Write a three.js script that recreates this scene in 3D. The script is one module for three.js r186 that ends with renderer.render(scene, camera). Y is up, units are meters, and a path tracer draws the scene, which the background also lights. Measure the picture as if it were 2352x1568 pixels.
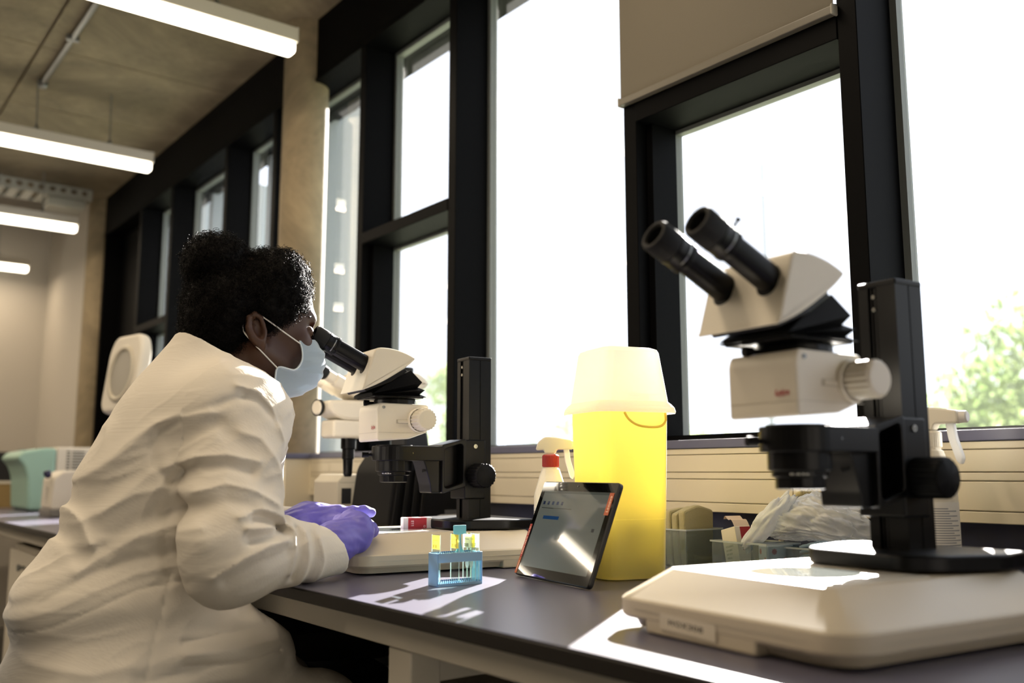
import * as THREE from 'three';
import { RoundedBoxGeometry } from 'three/addons/geometries/RoundedBoxGeometry.js';
import { mergeGeometries, mergeVertices, toCreasedNormals } from 'three/addons/utils/BufferGeometryUtils.js';
import { RectAreaLightUniformsLib } from 'three/addons/lights/RectAreaLightUniformsLib.js';
import { ImprovedNoise } from 'three/addons/math/ImprovedNoise.js';

// ---------------------------------------------------------------- camera, sky, sun, exposure
const V = (x, y, z) => new THREE.Vector3(x, y, z), PI = Math.PI;
const scene = new THREE.Scene();
const renderer = new THREE.WebGLRenderer({ antialias: true });
renderer.toneMapping = THREE.LinearToneMapping;
renderer.toneMappingExposure = 1.1;
renderer.shadowMap.enabled = true;
RectAreaLightUniformsLib.init();

const camera = new THREE.PerspectiveCamera(40.06, 2352 / 1568, 0.05, 200);
camera.position.set(0, 1.078, 0);
camera.up.set(0, 1, 0);
camera.lookAt(-0.78395, 1.078 + 0.13866, -0.60525);
camera.focus = 1.66;
camera.userData.fStop = 2.6;

const SUN = V(-0.518, 0.366, -0.775).normalize();
// hazy, evenly bright white sky
scene.background = new THREE.Color().setRGB(1.85, 2.0, 2.28);

const sun = new THREE.DirectionalLight(new THREE.Color(1.0, 0.95, 0.88), 62);
sun.name = 'sun';
sun.position.copy(SUN).multiplyScalar(12).add(V(-1.4, 1, -0.8));
sun.target.position.set(-1.4, 1, -0.8);
sun.castShadow = true;
sun.shadow.radius = 1;
sun.shadow.mapSize.set(4096, 4096);
Object.assign(sun.shadow.camera, { left: -6, right: 6, top: 5, bottom: -5, near: 0.5, far: 30 });
scene.add(sun, sun.target);

const LAMP_COLOR = new THREE.Color(1.0, 0.80, 0.57);
const LAMP_POWER = 38;

// ---------------------------------------------------------------- helpers
let seed = 20240611;
const rnd = () => { seed = (seed + 0x6d2b79f5) | 0; let t = Math.imul(seed ^ (seed >>> 15), 1 | seed); t = (t + Math.imul(t ^ (t >>> 7), 61 | t)) ^ t; return ((t ^ (t >>> 14)) >>> 0) / 4294967296; };
const rr = (a, b) => a + (b - a) * rnd();
const perlin = new ImprovedNoise();
const fbm = (x, y, z, o = 4) => { let s = 0, a = 0.5; for (let i = 0; i < o; i++) { s += a * perlin.noise(x, y, z); x *= 2.03; y *= 2.03; z *= 2.03; a *= 0.5; } return s; };
const clamp = (x, a, b) => Math.min(b, Math.max(a, x));
const sstep = (a, b, x) => { x = clamp((x - a) / (b - a), 0, 1); return x * x * (3 - 2 * x); };

const C = (hex) => new THREE.Color(hex);
const std = (color, roughness = 0.5, metalness = 0, extra = {}) => new THREE.MeshStandardMaterial({ color: color.isColor ? color : C(color), roughness, metalness, ...extra });
const phys = (color, roughness, extra = {}) => new THREE.MeshPhysicalMaterial({ color: color.isColor ? color : C(color), roughness, ...extra });

const taken = {};
const numbered = (n) => { taken[n] = (taken[n] ?? -1) + 1; return taken[n] ? n + '_' + String(taken[n]).padStart(3, '0') : n; };
function tag(o, label, category, group, kind) {
  if (label) o.userData.label = label;
  if (category) o.userData.category = category;
  if (group) o.userData.group = group;
  if (kind) o.userData.kind = kind;
  return o;
}
function thing(name, label, category, pos = [0, 0, 0], turn = 0, group) {
  const o = new THREE.Group(); o.name = numbered(name); o.position.set(...pos); o.rotation.y = turn;
  tag(o, label, category, group); scene.add(o); return o;
}
function mk(name, geo, mat, parent, label) {
  const g = Array.isArray(geo) ? merge(geo) : geo;
  const m = new THREE.Mesh(g, mat); m.name = name; m.castShadow = m.receiveShadow = true;
  if (label) m.userData.label = label;
  parent.add(m); return m;
}
function single(name, geo, mat, label, category, pos = [0, 0, 0], turn = 0, group) {
  const g = Array.isArray(geo) ? merge(geo) : geo;
  const m = new THREE.Mesh(g, mat); m.name = numbered(name); m.castShadow = m.receiveShadow = true;
  m.position.set(...pos); m.rotation.y = turn; tag(m, label, category, group); scene.add(m); return m;
}
function struct(name, geo, mat) {
  const m = new THREE.Mesh(Array.isArray(geo) ? merge(geo) : geo, mat); m.name = name; m.castShadow = m.receiveShadow = true;
  m.userData.kind = 'structure'; scene.add(m); return m;
}
function structGroup(name) { const g = new THREE.Group(); g.name = name; g.userData.kind = 'structure'; scene.add(g); return g; }
function merge(list) {
  const gs = list.map((g) => {
    const h = g.index ? g.toNonIndexed() : g;
    for (const k of Object.keys(h.attributes)) if (!['position', 'normal', 'uv'].includes(k)) h.deleteAttribute(k);
    if (!h.attributes.uv) h.setAttribute('uv', new THREE.BufferAttribute(new Float32Array(h.attributes.position.count * 2), 2));
    h.morphAttributes = {}; return h;
  });
  return mergeGeometries(gs, false);
}
// boxes: b(w,h,d, centre, bevel) and bb(x0,x1,y0,y1,z0,z1, bevel)
const b = (w, h, d, [x, y, z] = [0, 0, 0], r = 0) => (r ? new RoundedBoxGeometry(w, h, d, 2, Math.min(r, w / 2.01, h / 2.01, d / 2.01)) : new THREE.BoxGeometry(w, h, d)).translate(x, y, z);
const bb = (x0, x1, y0, y1, z0, z1, r = 0) => b(x1 - x0, y1 - y0, z1 - z0, [(x0 + x1) / 2, (y0 + y1) / 2, (z0 + z1) / 2], r);
// uv in metres by dominant axis
function boxUV(g, s = 1) {
  const h = g.index ? g.toNonIndexed() : g, p = h.attributes.position, n = h.attributes.normal, uv = new Float32Array(p.count * 2);
  for (let i = 0; i < p.count; i++) {
    const ax = Math.abs(n.getX(i)), ay = Math.abs(n.getY(i)), az = Math.abs(n.getZ(i));
    const [u, v] = ax >= ay && ax >= az ? [p.getZ(i), p.getY(i)] : ay >= az ? [p.getX(i), p.getZ(i)] : [p.getX(i), p.getY(i)];
    uv[2 * i] = u * s; uv[2 * i + 1] = v * s;
  }
  h.setAttribute('uv', new THREE.BufferAttribute(uv, 2)); return h;
}
function shapeOf(pts, r = 0) {
  const s = new THREE.Shape();
  if (!r) { pts.forEach(([x, y], i) => (i ? s.lineTo(x, y) : s.moveTo(x, y))); s.closePath(); return s; }
  const n = pts.length;
  for (let i = 0; i < n; i++) {
    const a = pts[(i + n - 1) % n], c = pts[i], d = pts[(i + 1) % n];
    const la = Math.hypot(a[0] - c[0], a[1] - c[1]), ld = Math.hypot(d[0] - c[0], d[1] - c[1]), q = Math.min(c[2] ?? r, la * 0.45, ld * 0.45);
    const p0 = [c[0] + (a[0] - c[0]) * q / la, c[1] + (a[1] - c[1]) * q / la], p1 = [c[0] + (d[0] - c[0]) * q / ld, c[1] + (d[1] - c[1]) * q / ld];
    i ? s.lineTo(...p0) : s.moveTo(...p0); s.quadraticCurveTo(c[0], c[1], p1[0], p1[1]);
  }
  s.closePath(); return s;
}
function extrude(shape, depth, bev = 0, seg = 2, curve = 8) {
  return new THREE.ExtrudeGeometry(shape, { depth: depth - 2 * bev, bevelEnabled: bev > 0, bevelThickness: bev, bevelSize: bev, bevelOffset: -bev, bevelSegments: seg, curveSegments: curve }).translate(0, 0, bev - depth / 2);
}
const MX = new THREE.Matrix4().makeBasis(V(0, 0, 1), V(0, 1, 0), V(-1, 0, 0));   // (u, v) -> (z, y), depth along x
const MY = new THREE.Matrix4().makeBasis(V(1, 0, 0), V(0, 0, -1), V(0, 1, 0));   // (u, v) -> (x, -z), depth along y
const extX = (pts, w, bev = 0, r = 0) => extrude(pts.curves ? pts : shapeOf(pts, r), w, bev).applyMatrix4(MX);
const extY = (pts, h, bev = 0, r = 0) => extrude(pts.curves ? pts : shapeOf(pts, r), h, bev).applyMatrix4(MY);
const extZ = (pts, d, bev = 0, r = 0) => extrude(pts.curves ? pts : shapeOf(pts, r), d, bev);
const lathe = (pts, n = 32) => { const g = new THREE.LatheGeometry(pts.map(([r, y]) => new THREE.Vector2(Math.max(r, 1e-5), y)), n); return toCreasedNormals(g, 0.6); };
const cyl = (r0, r1, h, n = 24) => new THREE.CylinderGeometry(r1, r0, h, n);
const tube = (pts, r, n = 32, k = 8) => new THREE.TubeGeometry(new THREE.CatmullRomCurve3(pts.map((p) => V(...p))), n, r, k);
function aim(g, from, dir) { const q = new THREE.Quaternion().setFromUnitVectors(V(0, 1, 0), V(...dir).normalize()); return g.applyQuaternion(q).translate(...from); }
const rod = (a, c, r, n = 12) => { const d = V(...c).sub(V(...a)), l = d.length(); return aim(cyl(r, r, l, n).translate(0, l / 2, 0), a, d.toArray()); };
// closed rings of equal length joined by quads; ends capped
function loft(rings, { capA = true, capB = true, closed = true, crease = 0.5 } = {}) {
  const n = rings[0].length, pos = [], idx = [];
  rings.forEach((r) => r.forEach((p) => pos.push(...p)));
  for (let i = 0; i < rings.length - 1; i++) for (let j = 0; j < (closed ? n : n - 1); j++) {
    const a = i * n + j, c = i * n + (j + 1) % n, d = a + n, e = c + n; idx.push(a, c, e, a, e, d);
  }
  const cap = (k, flip) => { const o = k * n, m = pos.length / 3, ctr = [0, 0, 0]; rings[k].forEach((p) => p.forEach((x, q) => (ctr[q] += x / n))); pos.push(...ctr); for (let j = 0; j < n; j++) flip ? idx.push(m, o + (j + 1) % n, o + j) : idx.push(m, o + j, o + (j + 1) % n); };
  if (closed && capA) cap(0, true); if (closed && capB) cap(rings.length - 1, false);
  const g = new THREE.BufferGeometry(); g.setAttribute('position', new THREE.Float32BufferAttribute(pos, 3)); g.setIndex(idx);
  g.computeVertexNormals(); return toCreasedNormals(g, crease);
}
// rounded rectangle ring in xz at height y
function rring(x0, x1, z0, z1, r, y, k = 6) {
  const out = [], cs = [[x1 - r, z1 - r, 0], [x0 + r, z1 - r, 1], [x0 + r, z0 + r, 2], [x1 - r, z0 + r, 3]];
  for (const [cx, cz, q] of cs) for (let i = 0; i <= k; i++) { const a = (q + i / k) * PI / 2; out.push([cx + r * Math.cos(a), y, cz + r * Math.sin(a)]); }
  return out.reverse();
}
// canvas texture
function canvasTex(w, h, draw, rep) {
  const c = document.createElement('canvas'); c.width = w; c.height = h; draw(c.getContext('2d'), w, h);
  const t = new THREE.CanvasTexture(c); t.colorSpace = THREE.SRGBColorSpace; t.magFilter = THREE.LinearFilter;
  if (rep) { t.wrapS = t.wrapT = THREE.RepeatWrapping; }
  return t;
}
function noiseTex(n, fn, srgb = false) {
  const d = new Uint8Array(n * n * 4);
  for (let y = 0; y < n; y++) for (let x = 0; x < n; x++) { const v = fn(x / n, y / n); const [r, g, bl] = Array.isArray(v) ? v : [v, v, v]; d.set([clamp(r * 255, 0, 255), clamp(g * 255, 0, 255), clamp(bl * 255, 0, 255), 255], (y * n + x) * 4); }
  const t = new THREE.DataTexture(d, n, n); t.wrapS = t.wrapT = THREE.RepeatWrapping; t.magFilter = THREE.LinearFilter; t.minFilter = THREE.LinearMipmapLinearFilter; t.generateMipmaps = true;
  if (srgb) t.colorSpace = THREE.SRGBColorSpace; t.needsUpdate = true; return t;
}
const tileNoise = (u, v, f, s) => { // periodic noise on the unit square
  const a = u * 2 * PI, c = v * 2 * PI, k = f / (2 * PI); return fbm(Math.cos(a) * k + s, Math.sin(a) * k + Math.cos(c) * k, Math.sin(c) * k + s * 1.7, 4);
};

// distance fields -> mesh (surface nets on a sparse grid)
function netMesh(f, lo, hi, h) {
  const n = [0, 1, 2].map((k) => Math.ceil((hi[k] - lo[k]) / h) + 1), [nx, ny, nz] = n, val = new Float32Array(nx * ny * nz), B = 5, reach = B * h * 0.9 + h;
  for (let z0 = 0; z0 < nz; z0 += B) for (let y0 = 0; y0 < ny; y0 += B) for (let x0 = 0; x0 < nx; x0 += B) {
    const x1 = Math.min(x0 + B, nx), y1 = Math.min(y0 + B, ny), z1 = Math.min(z0 + B, nz);
    const c = f(lo[0] + (x0 + B / 2 - 0.5) * h, lo[1] + (y0 + B / 2 - 0.5) * h, lo[2] + (z0 + B / 2 - 0.5) * h), far = Math.abs(c) > reach * 1.25;
    for (let z = z0; z < z1; z++) for (let y = y0; y < y1; y++) for (let x = x0; x < x1; x++) val[(z * ny + y) * nx + x] = far ? c : f(lo[0] + x * h, lo[1] + y * h, lo[2] + z * h);
  }
  const id = new Int32Array(nx * ny * nz).fill(-1), pos = [], idx = [], at = (x, y, z) => (z * ny + y) * nx + x;
  const E = [[0, 1], [0, 2], [0, 4], [1, 3], [1, 5], [2, 3], [2, 6], [3, 7], [4, 5], [4, 6], [5, 7], [6, 7]];
  for (let z = 0; z < nz - 1; z++) for (let y = 0; y < ny - 1; y++) for (let x = 0; x < nx - 1; x++) {
    const c = []; let m = 0;
    for (let k = 0; k < 8; k++) { const v = val[at(x + (k & 1), y + ((k >> 1) & 1), z + (k >> 2))]; c.push(v); if (v < 0) m |= 1 << k; }
    if (m === 0 || m === 255) continue;
    let sx = 0, sy = 0, sz = 0, q = 0;
    for (const [i, j] of E) if ((c[i] < 0) !== (c[j] < 0)) {
      const t = c[i] / (c[i] - c[j]);
      sx += (i & 1) + t * ((j & 1) - (i & 1)); sy += ((i >> 1) & 1) + t * (((j >> 1) & 1) - ((i >> 1) & 1)); sz += (i >> 2) + t * ((j >> 2) - (i >> 2)); q++;
    }
    id[at(x, y, z)] = pos.length / 3; pos.push(lo[0] + (x + sx / q) * h, lo[1] + (y + sy / q) * h, lo[2] + (z + sz / q) * h);
  }
  const quad = (a, c, d, e, flip) => { if (a < 0 || c < 0 || d < 0 || e < 0) return; flip ? idx.push(a, d, c, a, e, d) : idx.push(a, c, d, a, d, e); };
  for (let z = 1; z < nz - 1; z++) for (let y = 1; y < ny - 1; y++) for (let x = 1; x < nx - 1; x++) {
    const v = val[at(x, y, z)] < 0;
    if (v !== val[at(x + 1, y, z)] < 0) quad(id[at(x, y - 1, z - 1)], id[at(x, y, z - 1)], id[at(x, y, z)], id[at(x, y - 1, z)], !v);
    if (v !== val[at(x, y + 1, z)] < 0) quad(id[at(x - 1, y, z - 1)], id[at(x - 1, y, z)], id[at(x, y, z)], id[at(x, y, z - 1)], !v);
    if (v !== val[at(x, y, z + 1)] < 0) quad(id[at(x - 1, y - 1, z)], id[at(x, y - 1, z)], id[at(x, y, z)], id[at(x - 1, y, z)], !v);
  }
  const P = new Float32Array(pos), N = new Float32Array(pos.length), e = h * 0.5;
  for (let i = 0; i < P.length; i += 3) {
    for (let s = 0; s < 2; s++) {
      const x = P[i], y = P[i + 1], z = P[i + 2], gx = f(x + e, y, z) - f(x - e, y, z), gy = f(x, y + e, z) - f(x, y - e, z), gz = f(x, y, z + e) - f(x, y, z - e), l = Math.hypot(gx, gy, gz) || 1;
      N[i] = gx / l; N[i + 1] = gy / l; N[i + 2] = gz / l;
      if (s === 0) { const d = clamp(f(x, y, z) * 2 * e / l, -0.5 * h, 0.5 * h); P[i] -= N[i] * d; P[i + 1] -= N[i + 1] * d; P[i + 2] -= N[i + 2] * d; }
    }
  }
  const g = new THREE.BufferGeometry(); g.setAttribute('position', new THREE.BufferAttribute(P, 3)); g.setAttribute('normal', new THREE.BufferAttribute(N, 3)); g.setIndex(idx); return g;
}
const smin = (a, c, k) => { const h = Math.max(k - Math.abs(a - c), 0) / k; return Math.min(a, c) - h * h * k * 0.25; };
const smax = (a, c, k) => -smin(-a, -c, k);
function capsule(a, c, ra, rc) { // tapered capsule, returns f(x,y,z)
  const ax = a[0], ay = a[1], az = a[2], dx = c[0] - ax, dy = c[1] - ay, dz = c[2] - az, l2 = dx * dx + dy * dy + dz * dz || 1e-9;
  return (x, y, z) => { const px = x - ax, py = y - ay, pz = z - az, t = clamp((px * dx + py * dy + pz * dz) / l2, 0, 1); return Math.hypot(px - dx * t, py - dy * t, pz - dz * t) - (ra + (rc - ra) * t); };
}
function ellipsoid(c, r, rotX = 0) { const cs = Math.cos(rotX), sn = Math.sin(rotX);
  return (x, y, z) => { const px = x - c[0], y0 = y - c[1], z0 = z - c[2], py = y0 * cs + z0 * sn, pz = -y0 * sn + z0 * cs, k0 = Math.hypot(px / r[0], py / r[1], pz / r[2]), k1 = Math.hypot(px / (r[0] * r[0]), py / (r[1] * r[1]), pz / (r[2] * r[2])); return k0 < 1e-6 ? -Math.min(...r) : k0 * (k0 - 1) / k1; };
}
// ---------------------------------------------------------------- materials
const concreteTex = noiseTex(512, (u, v) => { const n = tileNoise(u, v, 6, 3), m = tileNoise(u, v, 40, 9), k = 0.80 + 0.22 * n + 0.10 * m; return [k, k * 0.985, k * 0.955]; }, true);
const concreteBump = noiseTex(256, (u, v) => 0.5 + 0.6 * tileNoise(u, v, 30, 5));
const rep = (t, s) => { const c = t.clone(); c.repeat.set(s, s); c.needsUpdate = true; return c; };
const M = {
  concrete: std('#b0a38a', 0.85, 0, { map: rep(concreteTex, 0.8), bumpMap: rep(concreteBump, 1.5), bumpScale: 0.002 }),
  column: std('#a89a80', 0.8, 0, { map: rep(concreteTex, 0.9), bumpMap: rep(concreteBump, 2), bumpScale: 0.001 }),
  black: phys('#030304', 0.6, { specularIntensity: 0.12 }),
  screen: phys('#4a4a49', 1.0, { transmission: 0.5, thickness: 0, transparent: true, opacity: 0.32, side: THREE.DoubleSide }),
  blackMatt: std('#0b0c10', 0.6),
  gasket: std('#6d716e', 0.5),
  white: std('#d8d2c6', 0.7),
  wallwhite: std('#b8b2a8', 0.8),
  walldark: std('#8a847b', 0.8),
  fin: std('#9aa0a6', 0.6),
  floor: std('#4d4a45', 0.5),
  glass: phys('#ffffff', 0.0, { transmission: 1, thickness: 0, ior: 1.5 }),
  sill: std('#5f6076', 0.4),
  trunk: std('#d9ceb4', 0.42),
  trunkGroove: std('#b3a98f', 0.6),
  upstand: std('#373a52', 0.45),
  benchtop: std('#5b5969', 0.3),
  benchcore: std('#17120d', 0.5),
  apron: std('#cfc8ba', 0.5),
  grey: std('#6f7476', 0.5),
  steel: std('#8d8f8e', 0.35, 0.8),
  cream: std('#ddd5c4', 0.4),
  creamBase: std('#c9bda6', 0.42),
  creamDark: std('#b9b2a2', 0.45),
  scopeBlack: phys('#060607', 0.36, { specularIntensity: 0.42 }),
  scopeBlackMatt: phys('#050506', 0.6, { specularIntensity: 0.3 }),
  rubber: std('#08080a', 0.75),
  chrome: std('#c9c9c6', 0.2, 1),
};

// ---------------------------------------------------------------- room shell
const X0 = -7.6, X1 = 4.2, ZW = -1.5, ZG = -1.64, Z1 = 5.2, YC = 2.82;
struct('floor', boxUV(bb(X0 - 0.2, X1 + 0.2, -0.15, 0, -1.78, Z1 + 0.2)), M.floor);
{
  const ce = structGroup('ceiling');
  // cast slabs with open joints every 0.715 m, one strip break along the room
  const xs = []; for (let x = -4.085 - 0.715 * 3; x < X1; x += 0.715) xs.push(x);
  mk('slab_core', boxUV(bb(-6.35, X1, YC + 0.012, YC + 0.3, -1.78, Z1)), M.concrete, ce);
  for (let i = -1; i < xs.length; i++) {
    const a = i < 0 ? -6.35 : xs[i] + 0.004, c = i + 1 < xs.length ? xs[i + 1] - 0.004 : X1;
    if (c - a < 0.05) continue;
    for (const [z0, z1] of [[-1.78, -0.70], [-0.688, 1.2], [1.208, 3.2], [3.208, Z1]]) mk('ceiling_panel', boxUV(bb(a, c, YC, YC + 0.02, z0, z1)), M.concrete, ce);
  }
  mk('upper_slab', boxUV(bb(X0 - 0.2, -6.35, 3.45, 3.7, -1.78, Z1)), M.concrete, ce);
  mk('downstand', boxUV(bb(-6.43, -6.35, YC, 3.5, -1.78, Z1)), M.concrete, ce);
}
struct('wall_end', boxUV(bb(X0 - 0.2, X0, 0, 3.5, -1.78, Z1)), M.wallwhite);
struct('wall_right', boxUV(bb(X1, X1 + 0.2, 0, YC + 0.3, -1.78, Z1)), M.wallwhite);
struct('wall_back', boxUV(bb(X0 - 0.2, X1 + 0.2, 0, 3.6, Z1, Z1 + 0.2)), M.walldark);

// window wall: parapet, header and deep mullions
const mullL = [-0.942, -1.5125, -2.256, -2.82, -3.5726, -4.118, -4.887, -5.43, -6.19].concat([-0.19, 0.38, 1.13, 1.70, 2.45, 3.02, 3.77]).sort((p, q) => p - q);
const MW = 0.040, SILL = 1.146, HEAD = 2.567;
{
  const w = structGroup('wall_window');
  mk('parapet', boxUV(bb(X0 - 0.2, X1 + 0.2, 0, 1.128, -1.78, -1.56)), M.wallwhite, w);
  mk('header_panel', bb(-6.37, X1 + 0.2, 2.586, YC + 0.012, -1.78, ZW), M.black, w);
  mk('header_strip', bb(-6.37, X1 + 0.2, HEAD, 2.580, -1.74, ZW + 0.004), M.black, w);
  mk('stub_wall', boxUV(bb(X0, -6.37, 0, 3.5, -1.78, -1.455)), M.wallwhite, w);
  mk('blank_panel', bb(-6.17, -5.43, SILL, HEAD, -1.64, -1.60), M.black, w);
  for (const x of [-3.5726, -4.118, -4.887, -5.43]) mk('external_fin', bb(x, x + MW, 0.9, HEAD + 0.1, -2.02, -1.71), M.fin, w);
  for (const x of mullL) mk('mullion', bb(x, x + MW, SILL - 0.01, HEAD + 0.01, -1.655, ZW, 0.002), M.black, w);
  mk('window_sill', bb(-6.36, X1, 1.128, SILL, -1.70, -1.497, 0.002), M.sill, w);
}
// windows between the mullions: vent bays (narrow) have a transom and their own frame
{
  let n = 1;
  const edges = [...mullL, X1 - 0.02];
  for (let i = 1; i < edges.length - 1; i++) {
    const a = edges[i] + MW, c = edges[i + 1], vent = c - a < 0.6, g = structGroup('window_' + n++);
    const blind = Math.abs(a + 1.4725) < 0.01, t0 = blind ? 1.884 : 1.850, t1 = blind ? 1.955 : 1.888;
    const panes = vent ? [[SILL, t0 + 0.004], [t1 - 0.004, HEAD]] : [[SILL, HEAD]];
    if (vent) mk('transom', bb(a, c, t0, t1, -1.66, ZW + 0.002, 0.002), M.black, g);
    if (vent) { // opening light: black sub frame set in the lower bay
      const f = 0.018; mk('vent_frame', [bb(a, a + f, SILL, t0, -1.615, -1.535), bb(c - f, c, SILL, t0, -1.615, -1.535), bb(a, c, SILL, SILL + 0.012, -1.615, -1.535)], M.black, g);
    }
    mk('mesh_screen', new THREE.PlaneGeometry(c - a, HEAD - SILL).translate((a + c) / 2, (SILL + HEAD) / 2, -1.69), M.screen, g, 'fine grey woven mesh outside the glass').castShadow = false;
    for (const [y0, y1] of panes) {
      const k = 0.014;
      for (const [dz, e] of [[0, k], [0.016, k * 0.75]]) mk('gasket', [bb(a, a + e, y0, y1, -1.63 - dz, -1.617 - dz), bb(c - e, c, y0, y1, -1.63 - dz, -1.617 - dz), bb(a + e, c - e, y0, y0 + e * 0.7, -1.63 - dz, -1.617 - dz), bb(a + e, c - e, y1 - e, y1, -1.63 - dz, -1.617 - dz)], M.gasket, g);
      const p = mk('glass_pane', new THREE.PlaneGeometry(c - a, y1 - y0).translate((a + c) / 2, (y0 + y1) / 2, ZG), M.glass, g);
      p.castShadow = false;
    }
  }
}
// dado trunking below the sill: back box, three cover strips with grooves between
{
  const t = structGroup('trim_1');
  mk('trunking_body', bb(X0, X1, 1.0, 1.126, -1.56, -1.507), M.trunkGroove, t);
  for (const [y0, y1] of [[1.1155, 1.127], [1.0795, 1.114], [1.0655, 1.078], [1.0185, 1.064], [0.999, 1.017]]) {
    const cuts = y0 === 1.0185 || y0 === 1.0795 ? [X0, -4.6, -2.98, -1.083, 0.6, X1] : [X0, X1];
    for (let i = 0; i < cuts.length - 1; i++) mk('trunking_cover', bb(cuts[i] + 0.0008, cuts[i + 1] - 0.0008, y0, y1, -1.51, ZW, 0.0015), M.trunk, t);
  }
}
// concrete columns
for (const [i, [x, z, top]] of [[-3.262, -1.500, YC + 0.02], [-6.28, -1.505, 3.4]].entries()) {
  const c = structGroup(i ? 'wall_column_2' : 'wall_column_1');
  const g = new THREE.CylinderGeometry(0.087, 0.087, top, 40, 1, true).translate(x, top / 2, z); const uv = g.attributes.uv; for (let k = 0; k < uv.count; k++) uv.setXY(k, uv.getX(k) * 0.6, uv.getY(k) * top);
  mk('concrete_shaft', g, M.column, c);
  mk('column_boxing', bb(x - 0.13, x + 0.13, 0.9, 1.127, -1.56, -1.405, 0.003), M.trunk, c);
  mk('boxing_sill', bb(x - 0.135, x + 0.135, 1.127, SILL, -1.56, -1.40, 0.002), M.sill, c);
}
// roller blind over the vent window on the right
{
  const o = thing('roller_blind', 'grey roller blind half lowered over the narrow window at upper right', 'blind', [-1.226, 0, -1.489]);
  const fabric = std('#6b6558', 0.75, 0, { bumpMap: rep(concreteBump, 30), bumpScale: 0.0004 });
  mk('blind_fabric', boxUV(bb(-0.285, 0.283, 1.945, 2.76, -0.003, -0.001)), fabric, o);
  mk('bottom_bar', extX([[-0.010, 1.930], [0.006, 1.930], [0.007, 1.946], [-0.002, 1.950], [-0.010, 1.946]], 0.566, 0, 0.002), std('#6b665a', 0.4), o);
  for (const s of [-1, 1]) mk('end_cap', b(0.006, 0.022, 0.019, [s * 0.285, 1.939, -0.0015], 0.003), std('#9a9588', 0.4), o);
  mk('roller_tube', rod([-0.285, 2.775, 0.0], [0.283, 2.775, 0.0], 0.022, 20), M.black, o);
}

// ---------------------------------------------------------------- pendant lamps
const lampGlow = new THREE.MeshStandardMaterial({ color: 0xffffff, emissive: new THREE.Color(1.0, 0.90, 0.72), emissiveIntensity: 6, roughness: 0.5 });
const housing = std('#cfc9bd', 0.45);
function pendant(x, zEnd, len, label, wires) {
  const o = thing('pendant_lamp', label, 'lamp', [x, 2.49, zEnd], 0, 'linear pendant lamps in a row along the ceiling');
  mk('housing', bb(-0.03, 0.03, 0.042, 0.092, 0, len, 0.003), housing, o);
  mk('diffuser', bb(-0.027, 0.027, 0.0, 0.042, 0.001, len, 0.012), lampGlow, o);
  mk('end_cap', bb(-0.031, 0.031, 0.04, 0.093, -0.004, 0.002, 0.001), housing, o);
  for (const dz of wires) {
    mk('suspension_wire', rod([0, 0.09, dz], [0.02, YC - 2.49, dz + 0.01], 0.0032, 8), M.steel, o);
    mk('wire_clip', lathe([[0.011, 0], [0.011, 0.012], [0.004, 0.03], [0.003, 0.036]], 14).translate(0, 0.092, dz), M.steel, o);
  }
  const l = new THREE.RectAreaLight(LAMP_COLOR, LAMP_POWER, 0.05, len - 0.02); l.name = 'pendant_light';
  l.position.set(0, -0.004, len / 2);
  l.rotation.set(-PI / 2, 0, 0); o.add(l);
  return o;
}
const LAMPS = [[-2.865, 'nearest linear pendant lamp, its end before the concrete column'], [-4.45, 'second linear pendant lamp from the camera, hung on two thin wires'], [-5.88, 'third linear pendant lamp, below the cable tray'], [-7.29, 'farthest and smallest linear pendant lamp before the white end wall']];
for (const [i, [x, l]] of LAMPS.entries()) pendant(x, -1.265, 3.4, l, [i === 0 ? 0.27 : 0.19, 0.50, 2.6]);

pendant(-1.35, -1.265, 3.4, 'linear pendant lamp above the person, out of the picture', [0.3, 2.6]);
// conduits on the ceiling
for (const [z, r, m, l] of [[-0.778, 0.011, M.steel, 'thin metal conduit running along the concrete ceiling']]) {
  const o = thing('ceiling_conduit', l, 'conduit', [0, YC - 0.012, z]);
  mk('pipe', rod([-4.46, 0, 0], [1, 0, 0], r), m, o);
  mk('outlet_box', lathe([[0.0, 0.012], [0.022, 0.012], [0.022, -0.012], [0.016, -0.02], [0.0, -0.02]], 18).translate(-4.46, 0, 0), M.steel, o);
  for (const x of [-3.9, -3.1, -2.2, -1.2]) mk('saddle_clip', b(0.02, 0.024, 0.05, [x, 0, 0], 0.004), M.steel, o);
}
// cable tray across the far end
{
  const o = thing('cable_tray', 'perforated galvanised cable tray hung below the ceiling at the far end', 'cable tray', [-6.12, 2.735, -1.37]);
  const mt = std('#a9aaa2', 0.5, 0.2);
  const L = 3.5, W = 0.22;
  const slat = [], hole = [];
  for (let i = 0; i < 44; i++) slat.push(bb(-W / 2, W / 2, 0, 0.003, i * 0.08, i * 0.08 + 0.05));
  mk('tray_floor', slat, mt, o).userData.kind = 'stuff';
  for (const s of [-1, 1]) {
    mk('side_rail', [bb(s * W / 2 - 0.002, s * W / 2 + 0.002, 0, 0.022, 0, L), bb(s * W / 2 - 0.002, s * W / 2 + 0.002, 0.05, 0.066, 0, L)], mt, o);
    const tabs = []; for (let i = 0; i < 58; i++) tabs.push(bb(s * W / 2 - 0.002, s * W / 2 + 0.002, 0.02, 0.052, i * 0.06, i * 0.06 + 0.03)); mk('rail_slots', tabs, mt, o).userData.kind = 'stuff';
  }
  for (const [x, z] of [[-0.09, 0.5], [0.09, 0.5], [0.09, 2.2]]) mk('hanger', rod([x, 0, z], [x, YC - 2.735, z], 0.005), M.steel, o);
  mk('junction_box', bb(-0.09, 0.09, -0.055, -0.002, 0.03, 0.24, 0.006), mt, o);
}

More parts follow.
